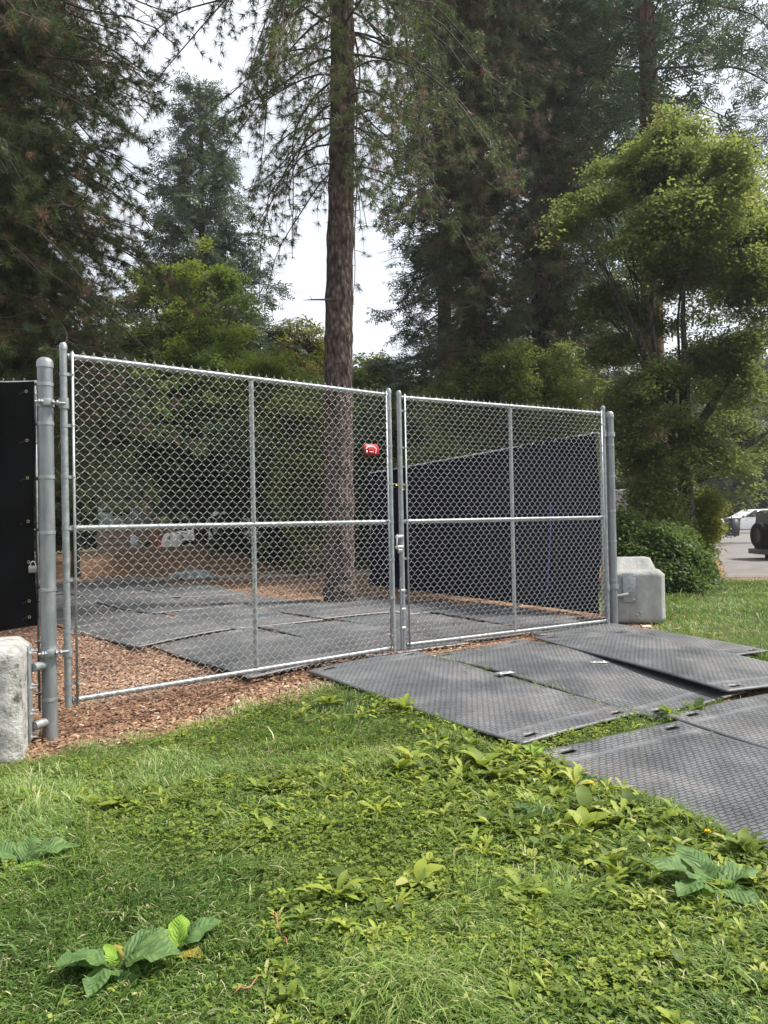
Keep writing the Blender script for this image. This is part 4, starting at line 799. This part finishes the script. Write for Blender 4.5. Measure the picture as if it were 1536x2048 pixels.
    pn = vnoise(pos * .8 + 40, seed); tint = np.clip(.08 + .55 * pn + RNG.normal(0, .1, n), 0, .72); br_ = RNG.random(n) < brown * (2.4 * vnoise(pos * 1.3 + 90, seed + 3)) ** 2
    tint = np.where(br_, .78 + .22 * RNG.random(n), tint)
    fill('needles', M_ndl, t, tpls, pos, align(D, roll), tsc * RNG.uniform(.75, 1.2, n), tint)
    print(name, seed, 'tufts', n); return t
def broadleaf(name, label, base, blobs, n, M_leaf, size='mid', seed=0, gap=.42, trunk_r=.12, fork=None, M_bark=None, limbs=True, group=None, cat='tree', tl=(.1, .9), nf=1.1, trunkh=None, shell=.55, lr_=.33, sc=1.0, spr=.38, lskip=1):
    """blobs: (center Vector, rx, ry, rz) in world space"""
    rs = np.random.RandomState(seed); base = Vector(base); t = thing(name, label, cat, base, 0, group); M_bark = M_bark or BARKD
    Bc = np.array([list(b[0] - base) for b in blobs]); Br = np.array([b[1:4] for b in blobs]); vol = (Br.prod(1)) ** .75
    if limbs:
        fk = np.array(fork if fork else (Bc[:, 0].mean() * .3, Bc[:, 1].mean() * .3, max(.4, Bc[:, 2].min() * .55)))
        trunk_mesh('trunk', [(0, 0, -.1), tuple(fk * .5 + [.03, 0, 0]), tuple(fk)], [trunk_r, trunk_r * .85, trunk_r * .7], M_bark, t, 18, 40, seed=seed)
        mb = MB()
        for c, r in list(zip(Bc, Br))[::lskip]:
            L = np.linalg.norm(c - fk); s = np.linspace(0, 1, 9)[:, None]; mid = (fk + c) / 2 + [0, 0, .12 * L]; P = fk * (1 - s) ** 2 + 2 * mid * s * (1 - s) + c * s ** 2; P = P + rs.normal(size=P.shape) * .02 * L ** .5 * np.sin(s * PI)
            mb.tube(P, trunk_r * lr_ * (1 - .8 * s[:, 0]), 7, False)
            for q in range(7):
                f = rs.uniform(.45, 1); p = P[int(f * 8)]; d = rs.normal(size=3); d /= np.linalg.norm(d); e = c + d * r * .85; s2 = np.linspace(0, 1, 5)[:, None]; Q = p * (1 - s2) + e * s2 + [0, 0, 1] * (s2 * (1 - s2)) * .2
                mb.tube(Q, trunk_r * .10 * (1.05 - s2[:, 0]), 4, False)
        mb.build('limbs', M_bark, t)
    per = 16; nc = max(8, n // per); k = rs.choice(len(Bc), nc, p=vol / vol.sum()); d = rs.normal(size=(nc, 3)); d /= np.linalg.norm(d, axis=1)[:, None]
    rr = (shell + (1 - shell) * rs.rand(nc)) * (1 + .16 * rs.normal(size=nc)) * (.55 + .9 * vnoise(d * 2.2 + k[:, None] * 7.3 + 50, seed + 8))
    cc = Bc[k] + d * Br[k] * rr[:, None]; out_ = d.copy(); out_[:, 2] = 0; out_ /= np.linalg.norm(out_, axis=1)[:, None] + .2
    R0 = spr * rs.uniform(.5, 1.4, nc); ctint = rs.rand(nc)
    ci = np.repeat(np.arange(nc), per); n = len(ci); q = rs.normal(size=(n, 2)) * .5; side = np.stack([-out_[:, 1], out_[:, 0], 0 * out_[:, 0]], 1)
    pos = cc[ci] + (out_[ci] * (q[:, 0:1] * 1.25) + side[ci] * q[:, 1:2]) * R0[ci][:, None]; pos[:, 2] += -R0[ci] * (.32 * q[:, 0] + .35 * (q ** 2).sum(1)) + rs.normal(size=n) * R0[ci] * .13
    g = vnoise((pos + 60) * nf * np.array([1, 1, 1.7]), seed + 5)
    keep = g > gap
    keep &= (pos[:, 2] + base.z) > .12
    pos = pos[keep]; n = len(pos); tint = np.clip(tl[0] + (tl[1] - tl[0]) * (.45 * vnoise(pos * .9 + 30, seed) + .3 * ctint[ci[keep]] + .25 * rs.rand(n)) + .05 * rs.normal(size=n), 0, 1)
    fill('leaves', M_leaf, t, LT[size], pos, rot(rs.rand(n) * 6.28, np.abs(rs.normal(0, .4, n)), rs.rand(n) * 6.28), sc * rs.uniform(.75, 1.3, n), tint)
    print(name, seed, 'clumps', n); return t
def B_(px, py, Y, rxp, rzp, ry=None):
    s = Y / F; return (at(px, py, Y), rxp * s, (ry if ry else (rxp + rzp) * .5 * s), rzp * s)
def gb(px, Y):
    p = at(px, 1100, Y); return Vector((p.x, Y, T1(p.x, Y) - .03))

# ------------------------------------------------------------------ trees
# the tall bare-stemmed pine behind the gate
b0 = Vector((-.74, 12.1, .15))
conifer('pine_tree', 'tall straight pine with a bare ringed trunk rising behind the left gate leaf', 'tree', b0, 23, .225, np.concatenate([np.arange(6.9, 11, .36), np.arange(11.2, 15, .45)]), BARKP, NEEDLE, NTS, 21, (.55, 0), .85, .12, .17, .40, 1.0, .05, 1.15, nper=(4, 6),
        Lf=lambda z: 1.3 + 1.5 * min(1, max(0, (z - 5.8) / 3)), trunk_kw=dict(k=48, rings=420, knob=.085, flare=.12), tube_r=.014, tb=.45, tdroop=1.2, f0=.15, tsp=.10, tw_r=.0045)
MB().tube([(.05, -.2, 4.76), (-.28, -.25, 4.75), (-.46, -.25, 4.745)], [.018, .012, .003], 6).tube([(-.3, -.25, 4.75), (-.36, -.25, 4.83)], [.006, .002], 4).build('broken_branch', TWIG, bpy.data.objects['pine_tree'])
# big drooping pine at the left
DP = dict(nper=(5, 7), tb=.55, gapn=.46, tdroop=.7, f0=.05)
conifer('pine_tree', 'big dark pine filling the upper left corner, its boughs drooping over the fence', 'tree', gb(-75, 11.5), 19, .26, np.arange(2.6, 11.5, .27), BARKP, NEEDLE, NT, 5, (0, 0), .5, .12, .13, .42, 1.0, .09, 1.05, Lf=lambda z: 3.15 - .07 * abs(z - 6), tsp=.10, **dict(DP, gapn=.39, clf=2.3, nper=(7, 9)))
conifer('pine_tree', 'second dark pine standing behind the big upper left one', 'tree', gb(20, 16.5), 22, .26, np.arange(4.5, 14, .45), BARKP, NEEDLEB, NTF, 6, (0, 0), .5, .12, .16, .42, 1.0, .12, 1.0, Lf=lambda z: 3.1, tsp=.12, **dict(DP, inner=5))
# pines at the right of the tall one
conifer('pine_tree', 'thick brownish green pine with drooping boughs right of the tall trunk', 'tree', gb(960, 17.5), 27, .30, np.arange(4.0, 15.5, .32), BARKP, NEEDLEB, NTF, 8, (.1, 0), .5, .12, .15, .42, 1.0, .09, 1.0, Lf=lambda z: 1.35 + .75 * min(1, max(0, (z - 5) / 5)), tsp=.10, **dict(DP, inner=9, gapn=.46, clf=2.6))
conifer('pine_tree', 'brown tinged pine behind the thick brownish one, nearer the red trunked fir', 'tree', gb(1095, 20), 27, .3, np.arange(4.5, 17.5, .38), BARKP, NEEDLEB, NTF, 9, (0, 0), .5, .12, .16, .42, 1.0, .08, 1.05, Lf=lambda z: 1.9, tsp=.12, **dict(DP, inner=9, gapn=.46, clf=2.6))
fw_ = dict(spray=True, droop=.30, rise=.12, step=.17, twig=.40, tb=.75, tj=.35, tsp=.24, tdroop=.25, curl=.1, f0=.03, gapn=.42, clf=.9)
conifer('fir_tree', 'feathery dark fir at the edge of the open sky right of the tall pine trunk', 'tree', gb(900, 24), 21, .26, np.arange(1.5, 18, .42), BARKD, FIR, STF, 31, (0, 0), Lf=lambda z: 2.2 * min(1, (20.5 - z) / 12), nper=(5, 7), **fw_)
conifer('fir_tree', 'conical blue green fir behind the yellow green tree on the left', 'tree', gb(415, 33), 20.4, .24, np.arange(2, 20.3, .70), BARKD, FIR, STF, 32, (0, 0), Lf=lambda z: 3.5 * min(1, (21.6 - z) / 12) + .25, nper=(6, 8), **dict(fw_, step=.18, tsc=1.2, gapn=.36, droop=.2))
conifer('fir_tree', 'tall fir with a thick reddish trunk behind the leafy right tree', 'tree', gb(1318, 20), 30, .30, np.arange(10.6, 18, .6), BARKR, FIR, STF, 33, (0, 0), Lf=lambda z: 3.6, nper=(4, 5), trunk_kw=dict(k=36, rings=200), **dict(fw_, droop=.42, tb=.5, f0=.25, gapn=.46))
conifer('fir_tree', 'slender dark fir between the brownish pines and the leafy right tree', 'tree', gb(1215, 34), 30, .26, np.arange(5, 24, .85), BARKD, FIR, STF, 34, (0, 0), Lf=lambda z: 3.2, nper=(5, 6), **dict(fw_, step=.28, tsc=1.3))
conifer('fir_tree', 'distant fir with open branches at the far upper right', 'tree', gb(1575, 34), 30, .26, np.arange(6, 24, 1.5), BARKD, FIR, STF, 35, (0, 0), Lf=lambda z: 2.7, nper=(4, 6), **dict(fw_, step=.3, tsc=1.3))
conifer('fir_tree', 'dark fir standing behind the brown tinged pine', 'tree', gb(1130, 28), 30, .28, np.arange(3, 21, .8), BARKD, FIR, STF, 36, (0, 0), Lf=lambda z: 2.8, nper=(5, 7), **dict(fw_, step=.22, tsc=1.2))
# broadleaf trees
broadleaf('maple_tree', 'yellow green maple with turning leaf tips left of the tall pine', gb(400, 25), [B_(400, 570, 25, 95, 62), B_(320, 600, 25, 90, 60), B_(330, 650, 25, 100, 70), B_(465, 620, 25, 70, 90), B_(490, 690, 25, 70, 60), B_(380, 700, 24.5, 130, 70), B_(260, 690, 25, 90, 70), B_(180, 740, 25, 80, 60)], 12000, LEAFY, 'mid', 41, .45, .16)
broadleaf('maple_tree', 'small autumn tinged tree top showing low against the sky left of the trunk', gb(600, 34), [B_(600, 705, 34, 62, 50), B_(560, 740, 34, 60, 40), B_(640, 750, 34, 60, 50), B_(600, 760, 33, 90, 40)], 6000, LEAFO, 'big', 42, .36, .16)
broadleaf('maple_tree', 'pale green tree top low against the sky just right of the tall trunk', gb(750, 30), [B_(735, 770, 30, 70, 45), B_(790, 800, 30, 60, 40), B_(700, 820, 30, 70, 60), B_(760, 830, 29, 80, 50)], 6000, LEAFR, 'big', 43, .38, .16)
broadleaf('leafy_shrub', 'bright green shrub mass directly left of the pine trunk behind the mesh', gb(590, 19), [B_(590, 850, 19, 75, 90), B_(610, 950, 19, 60, 80), B_(560, 760, 20, 90, 60), B_(620, 1040, 19, 40, 60)], 7000, LEAFY, 'small', 44, .36, .08, cat='shrub', tl=(.4, .9))
broadleaf('leafy_shrub', 'broad green thicket behind the left gate leaf', gb(400, 24), [B_(350, 800, 24, 150, 80), B_(480, 760, 24, 110, 70), B_(240, 830, 24, 120, 90), B_(470, 860, 23.5, 90, 60), B_(330, 720, 25, 90, 60), B_(560, 790, 24.5, 100, 60), B_(640, 840, 25, 90, 70)], 15000, LEAFG, 'mid', 45, .33, .15, cat='shrub', tl=(.5, 1.2))
broadleaf('leafy_shrub', 'dark rounded evergreen shrub under the green thicket behind the mesh', gb(470, 22.5), [B_(460, 945, 22.5, 100, 95), B_(360, 905, 23, 110, 70), B_(290, 870, 23.5, 90, 70), B_(465, 1085, 22.3, 36, 45)], 13000, LEAFD, 'mid', 46, .28, .12, cat='shrub', shell=.4)
broadleaf('leafy_shrub', 'dark ivy clad shrub at the far left behind the left gate stile', gb(150, 20), [B_(130, 880, 20, 80, 110), B_(90, 1020, 20, 50, 90), B_(200, 820, 20, 80, 70)], 9000, LEAFD, 'mid', 47, .30, .12, cat='shrub')
broadleaf('leafy_shrub', 'dark shrubbery behind the pine trunk and the far end of the navy fence', gb(700, 23), [B_(690, 960, 23, 100, 120), B_(790, 900, 22, 90, 90), B_(760, 1050, 22, 100, 70), B_(560, 1090, 24, 60, 40)], 12000, LEAFD, 'mid', 48, .28, .12, cat='shrub', tl=(.3, 1))
broadleaf('yew_tree', 'dense domed evergreen with a lighter top rising behind the navy fence', gb(1010, 17.5), [B_(990, 770, 17.5, 130, 85), B_(1100, 790, 17.5, 100, 80), B_(900, 830, 17.5, 75, 60), B_(1020, 720, 17.5, 75, 45), B_(1080, 900, 17.5, 130, 90), B_(930, 900, 17.5, 110, 70)], 15000, LEAFR, 'small', 49, .33, .2, tl=(.1, .85), shell=.6)
rt_b = gb(1372, 15)
RB = [(1350, 290, 75, 65), (1300, 350, 80, 60), (1420, 350, 85, 75), (1240, 345, 60, 40), (1200, 400, 60, 40), (1360, 430, 120, 75), (1460, 440, 75, 80), (1270, 470, 80, 55), (1150, 445, 50, 38), (1390, 530, 130, 70), (1490, 570, 60, 70), (1240, 560, 65, 45),
      (1210, 610, 55, 35), (1470, 680, 80, 60), (1300, 620, 60, 40), (1270, 790, 55, 45), (1330, 760, 60, 40), (1440, 800, 80, 55), (1510, 760, 60, 60), (1260, 860, 50, 45), (1500, 880, 70, 60), (1390, 900, 60, 50), (1300, 920, 45, 45), (1400, 720, 70, 45), (1350, 840, 60, 45), (1230, 700, 50, 40), (1460, 960, 50, 30), (1530, 480, 60, 80)]
t8 = broadleaf('maple_tree', 'broad light green tree with a dome shaped crown at the right, its limbs leaning right', rt_b, [B_(x, y, 15 + .9 * math.sin(i * 2.3), a, b) for i, (x, y, a, b) in enumerate(RB)], 42000, LEAFR, 'small', 50, .46, .17, fork=(.02, 0, 2.4), tl=(.05, .95), nf=1.5, shell=.3, lr_=.2, sc=1.05, lskip=4, spr=.45)

mb = MB()
for pts in ([(1372, 900), (1345, 800), (1310, 700), (1300, 620), (1310, 540)], [(1378, 880), (1430, 800), (1475, 730), (1540, 650)], [(1395, 960), (1450, 920), (1510, 880), (1560, 850)], [(1372, 880), (1372, 760), (1365, 620), (1375, 480)], [(1320, 770), (1280, 680), (1250, 610)]):
    P = np.array([list(at(x, y, 14.8) - rt_b) for x, y in pts]); s = np.linspace(0, 1, 12); Q = np.stack([np.interp(s, np.linspace(0, 1, len(P)), P[:, i]) for i in range(3)], 1); mb.tube(Q, .085 * (1.1 - s) + .01, 8, False)
mb.build('limbs', BARKD, t8)
broadleaf('leafy_shrub', 'ivy covered yellow green stump beside the driveway', gb(1425, 15.5), [B_(1408, 1010, 15.5, 22, 28), B_(1402, 1060, 15.5, 26, 46), B_(1385, 1110, 15.5, 26, 36)], 3400, IVY, 'small', 51, .30, .12, cat='shrub', shell=.75, sc=.8, spr=.14)
broadleaf('leafy_shrub', 'glossy green bush beside the right gate post', gb(1285, 14.5), [B_(1300, 990, 14.5, 42, 42), B_(1310, 1045, 14.5, 50, 45), B_(1262, 1070, 14.3, 36, 30)], 3200, LEAFR, 'small', 52, .36, .07, cat='shrub')
broadleaf('leafy_shrub', 'low dark bramble mound behind the smooth concrete block', gb(1370, 13.2), [B_(1290, 1100, 13.2, 70, 55), B_(1350, 1115, 13.2, 55, 45), B_(1375, 1142, 13.2, 36, 28), B_(1320, 1150, 12.9, 80, 32), B_(1250, 1075, 13.4, 40, 50)], 8000, LEAFG, 'small', 53, .33, .05, cat='shrub', limbs=True, shell=.5, tl=(0, .6), spr=.22)
# the wood far behind: individual trees, copied
far = []
LF = ['left of the teal building', 'behind the teal building', 'behind the parked pickup', 'behind the pine trunk', 'behind the far end of the navy fence', 'behind the yew', 'between the yew and the right tree', 'behind the right tree', 'behind the white car', 'above the black off roader', 'at the far right', 'far left behind the big pine', 'behind the bright shrub mass', 'low one filling the gap under the thicket', 'low one between the trunk and the thicket']
protos = [broadleaf('wood_tree', 'distant dark green tree ' + LF[0], Vector((-24, 56, 0)), [(Vector((-24 + dx, 56 + dy, dz)), a, a, b) for dx, dy, dz, a, b in ((0, 0, 9, 4, 3.5), (-3, 1, 6, 3.5, 3), (3, 0, 6, 3.5, 3), (0, -1, 3.5, 4, 2.5), (0, 0, 12, 2.5, 2), (-3.5, 0, 2.5, 2.5, 2), (3.5, 0, 2.4, 2.5, 2.2))], 5200, LEAFD, 'huge', 60, .25, .35, group='trees of the far wood', tl=(.2, 1))]
for i, (px, Y, s) in enumerate(((255, 50, .95), (440, 60, 1.0), (700, 58, .8), (830, 60, .85), (1000, 62, 1.0), (1230, 66, 1.0), (1350, 70, 1.15), (1460, 74, 1.1), (1530, 78, 1.25), (1640, 70, 1.2), (40, 46, 1.0), (580, 52, .85), (500, 44, .5), (630, 46, .5))):
    c = copy_tree(protos[0]); g = gb(px, Y); c.location = g; c.rotation_euler = (0, 0, i * 1.9); c.scale = (s, s, s * (1 + .1 * math.sin(i))); c['label'] = 'distant dark green tree ' + LF[i + 1]

# ------------------------------------------------------------------ things behind the gate and along the driveway
TEAL = noise_mat('teal_siding', [(.3, (.24, .30, .29)), (.7, (.32, .39, .37))], 2, 4, .8, .1)
BRWOOD = noise_mat('brown_planks', [(.3, (.17, .115, .08)), (.7, (.26, .185, .135))], 3, 6, .85, .2, 20, 0, .01, stretch=(1, 1, 10))
ROOF = mat('dark_roof', (.05, .05, .052), .9)
bpos = at(262, 1060, 32); t = thing('shed', 'low teal sided building with a brown plank base behind the left gate leaf', 'building', (bpos.x, 34.0, .15), .06)
MB().box((0, 0, 1.9), (2.9, 4, 1.15)).build('wall', TEAL, t); 
mb = MB()
for k in range(5): mb.box((0, 0, .14 + .265 * k), (3.0, 4.1, .25), None, .012)
mb.build('plank_base', BRWOOD, t)
MB().prism([(-1.7, 0, 2.47), (1.7, 0, 2.47), (1.7, 0, 2.55), (0, 0, 3.3), (-1.7, 0, 2.55)], (0, 1, 0), 4.6).build('roof', ROOF, t)
f_ = MB().box((-.5, -2.03, 2.0), (.8, .05, .6), None, .01).build('window', mat('window_frame', (.3, .32, .32), .6), t); MB().box((-.5, -2.06, 2.0), (.7, .02, .5)).build('pane', mat('dark_glass', (.02, .025, .03), .15), f_)
MB().box((1.05, -2.07, .75), (.75, .05, 1.35), None, .01).build('door', noise_mat('rusty_door', [(.3, (.20, .09, .06)), (.7, (.30, .15, .10))], 4, 4, .8, .1), t)
CONE = mat('orange_cone', (.75, .06, .03), .6); CONEW = mat('cone_band', (.8, .8, .78), .5)
for px, py, Y, lab in ((320, 1112, 22.6, 'orange traffic cone on the mulch bank, left one of two'), (405, 1115, 22.8, 'orange traffic cone on the mulch bank nearer the pickup')):
    p = at(px, py, Y); t = thing('traffic_cone', lab, 'cone', p, 0, 'orange cones on the mulch bank')
    MB().box((0, 0, .015), (.28, .28, .03), None, .006).build('base', CONE, t); MB().lathe([(.11, .03), (.025, .46), (.018, .47), (.001, .47)], (0, 0, 0), 18).build('cone', CONE, t, True); MB().lathe([(.083, .18), (.062, .28)], (0, 0, 0), 18).build('band', CONEW, t)
# rubble heap wrapped in grey tarp
rp_ = gp(382, 1160); TARP = noise_mat('grey_rock', [(.35, (.16, .17, .165)), (.6, (.36, .37, .36))], 5, 6, .8, .6, 14, 0, .04)
t = thing('rubble_heap', 'low heap of grey rocks on the ground behind the mats', 'rocks', rp_)
for k, (dx, dy, r, sx) in enumerate(((-.28, 0, .17, 1.4), (0, .05, .22, 1.3), (.26, -.02, .18, 1.3), (.45, .05, .12, 1.2), (-.02, -.16, .10, 1.3))):
    th = np.linspace(0, 2 * PI, 18, endpoint=False); V = []
    for j in range(9):
        ph = j / 8 * PI; 
        for q in th: V.append((dx + r * sx * math.sin(ph) * math.cos(q), dy + r * math.sin(ph) * math.sin(q), r * .35 + r * .75 * math.cos(ph)))
    V = np.array(V); V += (V - [dx, dy, r * .35]) * ((vnoise(V * 9 + 30 + k, k) - .5) * .8)[:, None]; i = np.arange(8)[:, None] * 18; j = np.arange(18)[None]
    npmesh('rock', V, np.stack([i + j, i + (j + 1) % 18, i + 18 + (j + 1) % 18, i + 18 + j], -1).reshape(-1, 4), TARP, t)
# thin stake tree right of the rubble
p = gb(617, 17.5); t = thing('young_tree', 'thin young tree stem with a stake left of the pine trunk base', 'tree', p)
MB().tube([(0, 0, 0), (.02, 0, .6), (-.01, 0, 1.2), (.02, .0, 1.9)], [.035, .03, .025, .015], 8).build('trunk', BARKD, t, True); MB().tube([(.02, 0, 1.05), (.3, 0, 1.18), (.5, .1, 1.2)], [.015, .01, .005], 5).build('limbs', BARKD, t)

# ------------------------------------------------------------------ vehicles (length along x, nose at +x)
TYRE = mat('tyre_rubber', (.012, .012, .012), .8, 0, .2); RIM = mat('alloy_rim', (.45, .45, .46), .35, .8); GLS = mat('car_glass', (.02, .025, .03), .08, 0, .8); BLK = mat('black_trim', (.02, .02, .022), .5)
LAMPR = mat('tail_lamp_lens', (.35, .02, .02), .2); LAMPW = mat('headlamp_lens', (.7, .7, .7), .15)
def wheel(parent, x, y, r, w=.22):
    Mx_ = np.array([[1, 0, 0], [0, 0, 1], [0, -1, 0]]); wh = bpy.data.objects.new('wheel', None); C.objects.link(wh); wh.parent = parent; wh.location = (x, y, r)
    MB().lathe([(r * .62, -w / 2), (r * .93, -w / 2), (r, -w / 2 + .03), (r, w / 2 - .03), (r * .93, w / 2), (r * .62, w / 2)], (0, 0, 0), 28, Mx_).build('tyre', TYRE, wh, True)
    mb = MB().lathe([(.001, -w * .35), (r * .2, -w * .38), (r * .6, -w * .3), (r * .62, -w / 2), (r * .62, w / 2), (r * .6, w * .3), (.001, w * .35)], (0, 0, 0), 20, Mx_)
    for k in range(5):
        a = k * 2 * PI / 5
        for sy in (-1, 1): mb.box((r * .36 * math.cos(a), sy * w * .40, r * .36 * math.sin(a)), (r * .5, .02, .05), np.array([[math.cos(a), 0, -math.sin(a)], [0, 1, 0], [math.sin(a), 0, math.cos(a)]]))
    mb.build('rim', RIM, wh, True)
def car(name, label, cat, loc, rz, paint, prof, wins, W_=1.75, wb=(-1.3, 1.35), wr=.33, tuck=.12, group=None, H0=.9):
    """prof: side outline (x,z), wins: list of side window outlines; body narrows above the belt line"""
    t = thing(name, label, cat, loc, rz, group); P = np.array(prof, float); n = len(P)
    import bmesh
    bm = bmesh.new(); lay = []
    for s, ins in ((-1, 0), (1, 0)):
        lay.append([bm.verts.new((x, s * (W_ / 2 - tuck * max(0, (z - H0)) / .6), z)) for x, z in P])
    bm.faces.new(lay[0]); bm.faces.new(lay[1][::-1])
    for i in range(n): bm.faces.new((lay[0][i], lay[1][i], lay[1][(i + 1) % n], lay[0][(i + 1) % n]))
    bmesh.ops.recalc_face_normals(bm, faces=bm.faces[:]); bmesh.ops.bevel(bm, geom=bm.edges[:], offset=.035, segments=2, affect='EDGES', profile=.5); bmesh.ops.triangulate(bm, faces=bm.faces[:])
    MB().bm(bm).build('body', paint, t, True)
    for w_ in wins:
        for s in (-1, 1): 
            mb = MB(); pts = np.array([(x, s * (W_ / 2 - tuck * max(0, (z - H0)) / .6 + .004), z) for x, z in w_]); mb.prism(pts, (0, 1, 0), .012); mb.build('window', GLS, t)
    for x in wb:
        for s in (-1, 1): wheel(t, x, s * (W_ / 2 - .10), wr)
    return t
WHITE = mat('white_paint', (.78, .79, .80), .25); BLACKP = mat('black_paint', (.008, .008, .009), .45, 0, .25); SILV = mat('silver_paint', (.30, .32, .34), .3, .5); DKP = mat('dark_grey_paint', (.05, .055, .06), .3)
HATCH = [(-2.1, .35), (-2.15, .8), (-1.95, 1.1), (-1.75, 1.5), (-1.3, 1.6), (.1, 1.58), (1.0, 1.08), (1.9, .92), (2.15, .7), (2.15, .32), (1.75, .28), (-1.75, .28)]
HW = [[(-1.6, 1.08), (-1.45, 1.42), (-.75, 1.5), (-.75, 1.08)], [(-.68, 1.08), (-.68, 1.5), (.05, 1.48), (.7, 1.08)]]
wc = gb(1500, 52); c1 = car('car', 'white hatchback parked beyond the bin at the far end of the driveway', 'car', (wc.x, 52, .18), PI, WHITE, HATCH, HW)
MB().box((2.12, .6, .75), (.06, .3, .14), None, .01).build('headlight', LAMPW, c1); MB().box((2.12, -.6, .75), (.06, .3, .14), None, .01).build('headlight', LAMPW, c1)
c2 = car('car', 'dark car parked behind the white hatchback', 'car', (wc.x - 2.4, 58, .18), PI, DKP, HATCH, HW)
c3 = car('car', 'silver car parked between the teal building and the pickup', 'car', (*gb(372, 33).xy, .15), .1, SILV, HATCH, HW)
MB().box((2.12, .6, .75), (.06, .3, .14), None, .01).build('headlight', LAMPW, c3); MB().box((2.12, -.6, .75), (.06, .3, .14), None, .01).build('headlight', LAMPW, c3)
# white pickup
PK = [(-2.6, .5), (-2.62, 1.0), (-.75, 1.02), (-.7, 1.05), (-.45, 1.75), (.75, 1.78), (1.4, 1.15), (2.5, 1.02), (2.65, .8), (2.65, .45), (2.2, .38), (-2.3, .42)]
pk = gb(470, 30); t = car('pickup_truck', 'white pickup truck parked behind the dark shrub, seen through the mesh', 'pickup', (pk.x, 30, .15), PI + .15, WHITE, PK, [[(-.5, 1.1), (-.32, 1.6), (.1, 1.66), (.1, 1.1)], [(.17, 1.1), (.17, 1.66), (.72, 1.64), (1.15, 1.12)]], 1.85, (-1.65, 1.65), .38)
MB().box((-1.7, 0, 1.04), (1.7, 1.5, .05)).build('cargo_bed', BLK, t); MB().box((2.62, 0, .6), (.12, 1.7, .2), None, .02).build('bumper', BLK, t)
# black off-road vehicle at the right edge, tail with spare wheel towards the left
JP = [(-1.9, .55), (-1.92, 1.05), (-1.85, 1.78), (-1.7, 1.82), (.35, 1.82), (.75, 1.2), (1.95, 1.12), (2.0, .6), (1.6, .5), (-1.6, .5)]
jy = 21.5; jx = at(1536, 1080, jy).x; t = car('off_road_car', 'black off road car cut by the right edge, spare wheel on its tail', 'car', (jx + 1.92, jy, -.12), .0, BLACKP, JP, [[(-1.7, 1.2), (-1.65, 1.65), (-.85, 1.68), (-.85, 1.2)], [(-.75, 1.2), (-.75, 1.68), (.25, 1.68), (.6, 1.2)]], 1.75, (-1.2, 1.25), .40, .06)
t.scale = (1, 1, .92)
sp = bpy.data.objects.new('spare_wheel', None); C.objects.link(sp); sp.parent = t; sp.location = (-2.08, .1, 1.05); Mz = np.array([[0, 0, 1], [0, 1, 0], [-1, 0, 0]])
MB().lathe([(.22, -.12), (.36, -.12), (.40, -.08), (.40, .08), (.36, .12), (.22, .12)], (0, 0, 0), 30, Mz).build('tyre', TYRE, sp, True); MB().lathe([(.001, -.08), (.2, -.09), (.23, -.11), (.23, .11), (.001, .1)], (0, 0, 0), 20, Mz).build('rim', BLK, sp, True)
MB().box((-2.0, 0, .55), (.22, 1.6, .16), None, .02).build('bumper', mat('grey_bumper', (.12, .12, .12), .5), t)
for s in (-.75, .75): MB().box((-1.94, s, .95), (.05, .12, .2), None, .01).build('tail_light', LAMPR, t)
# wheeled bin
wb_ = gb(1466, 44); t = thing('wheelie_bin', 'dark grey wheeled bin standing at the driveway edge', 'bin', (wb_.x, 44, .17)); BINM = mat('dark_grey_plastic', (.035, .04, .045), .5)
P0 = [(-.24, -.30), (.24, -.30), (.24, .30), (-.24, .30)]; V = np.array([(x, y, .06) for x, y in P0] + [(x * 1.3, y * 1.25, 1.0) for x, y in P0]); MB().add(V, None, [[0, 3, 2, 1], [4, 5, 6, 7], [0, 1, 5, 4], [1, 2, 6, 5], [2, 3, 7, 6], [3, 0, 4, 7]]).build('bin_body', BINM, t)
MB().box((0, -.02, 1.04), (.68, .82, .07), None, .02).build('lid', BINM, t); MB().tube([(-.25, .4, .98), (.25, .4, .98)], .02, 8).build('handle', BLK, t)
for s in (-.26, .26): MB().tube([(s - .03, .27, .1), (s + .03, .27, .1)], .1, 14).build('wheel', TYRE, t)
# pale van side showing between the post and the bush
VAN = [(-2.4, .4), (-2.4, 2.0), (-2.25, 2.15), (1.1, 2.15), (1.75, 1.3), (2.45, 1.05), (2.5, .45), (2.2, .35), (-2.2, .35)]
vn = gb(1252, 25); car('van', 'pale grey van half hidden between the right gate post and the glossy bush', 'van', (vn.x, 25, .16), PI / 2 + 1.2, mat('pale_grey_paint', (.50, .51, .52), .35), VAN, [[(.4, 1.35), (.4, 1.9), (1.05, 1.9), (1.45, 1.35)]], 1.9, (-1.5, 1.6), .34, .05)

# ------------------------------------------------------------------ added thin volume; its pale veil lifts dark tree shade like glare
HZ = bpy.data.materials.new('shade_lift_veil'); HZ.use_nodes = True; N = HZ.node_tree.nodes; N.remove(N['Principled BSDF']); pv = N.new('ShaderNodeVolumePrincipled'); pv.inputs['Density'].default_value = .0007; pv.inputs['Color'].default_value = (.92, .95, 1, 1); pv.inputs['Anisotropy'].default_value = .3
HZ.node_tree.links.new(pv.outputs[0], N['Material Output'].inputs['Volume'])
o = MB().box((0, 0, 15), (1300, 1300, 34)).build('added_haze', HZ); tag(o, 'added faint pale veil that lifts the dark shade of the trees like glare', 'added_haze', kind='stuff')
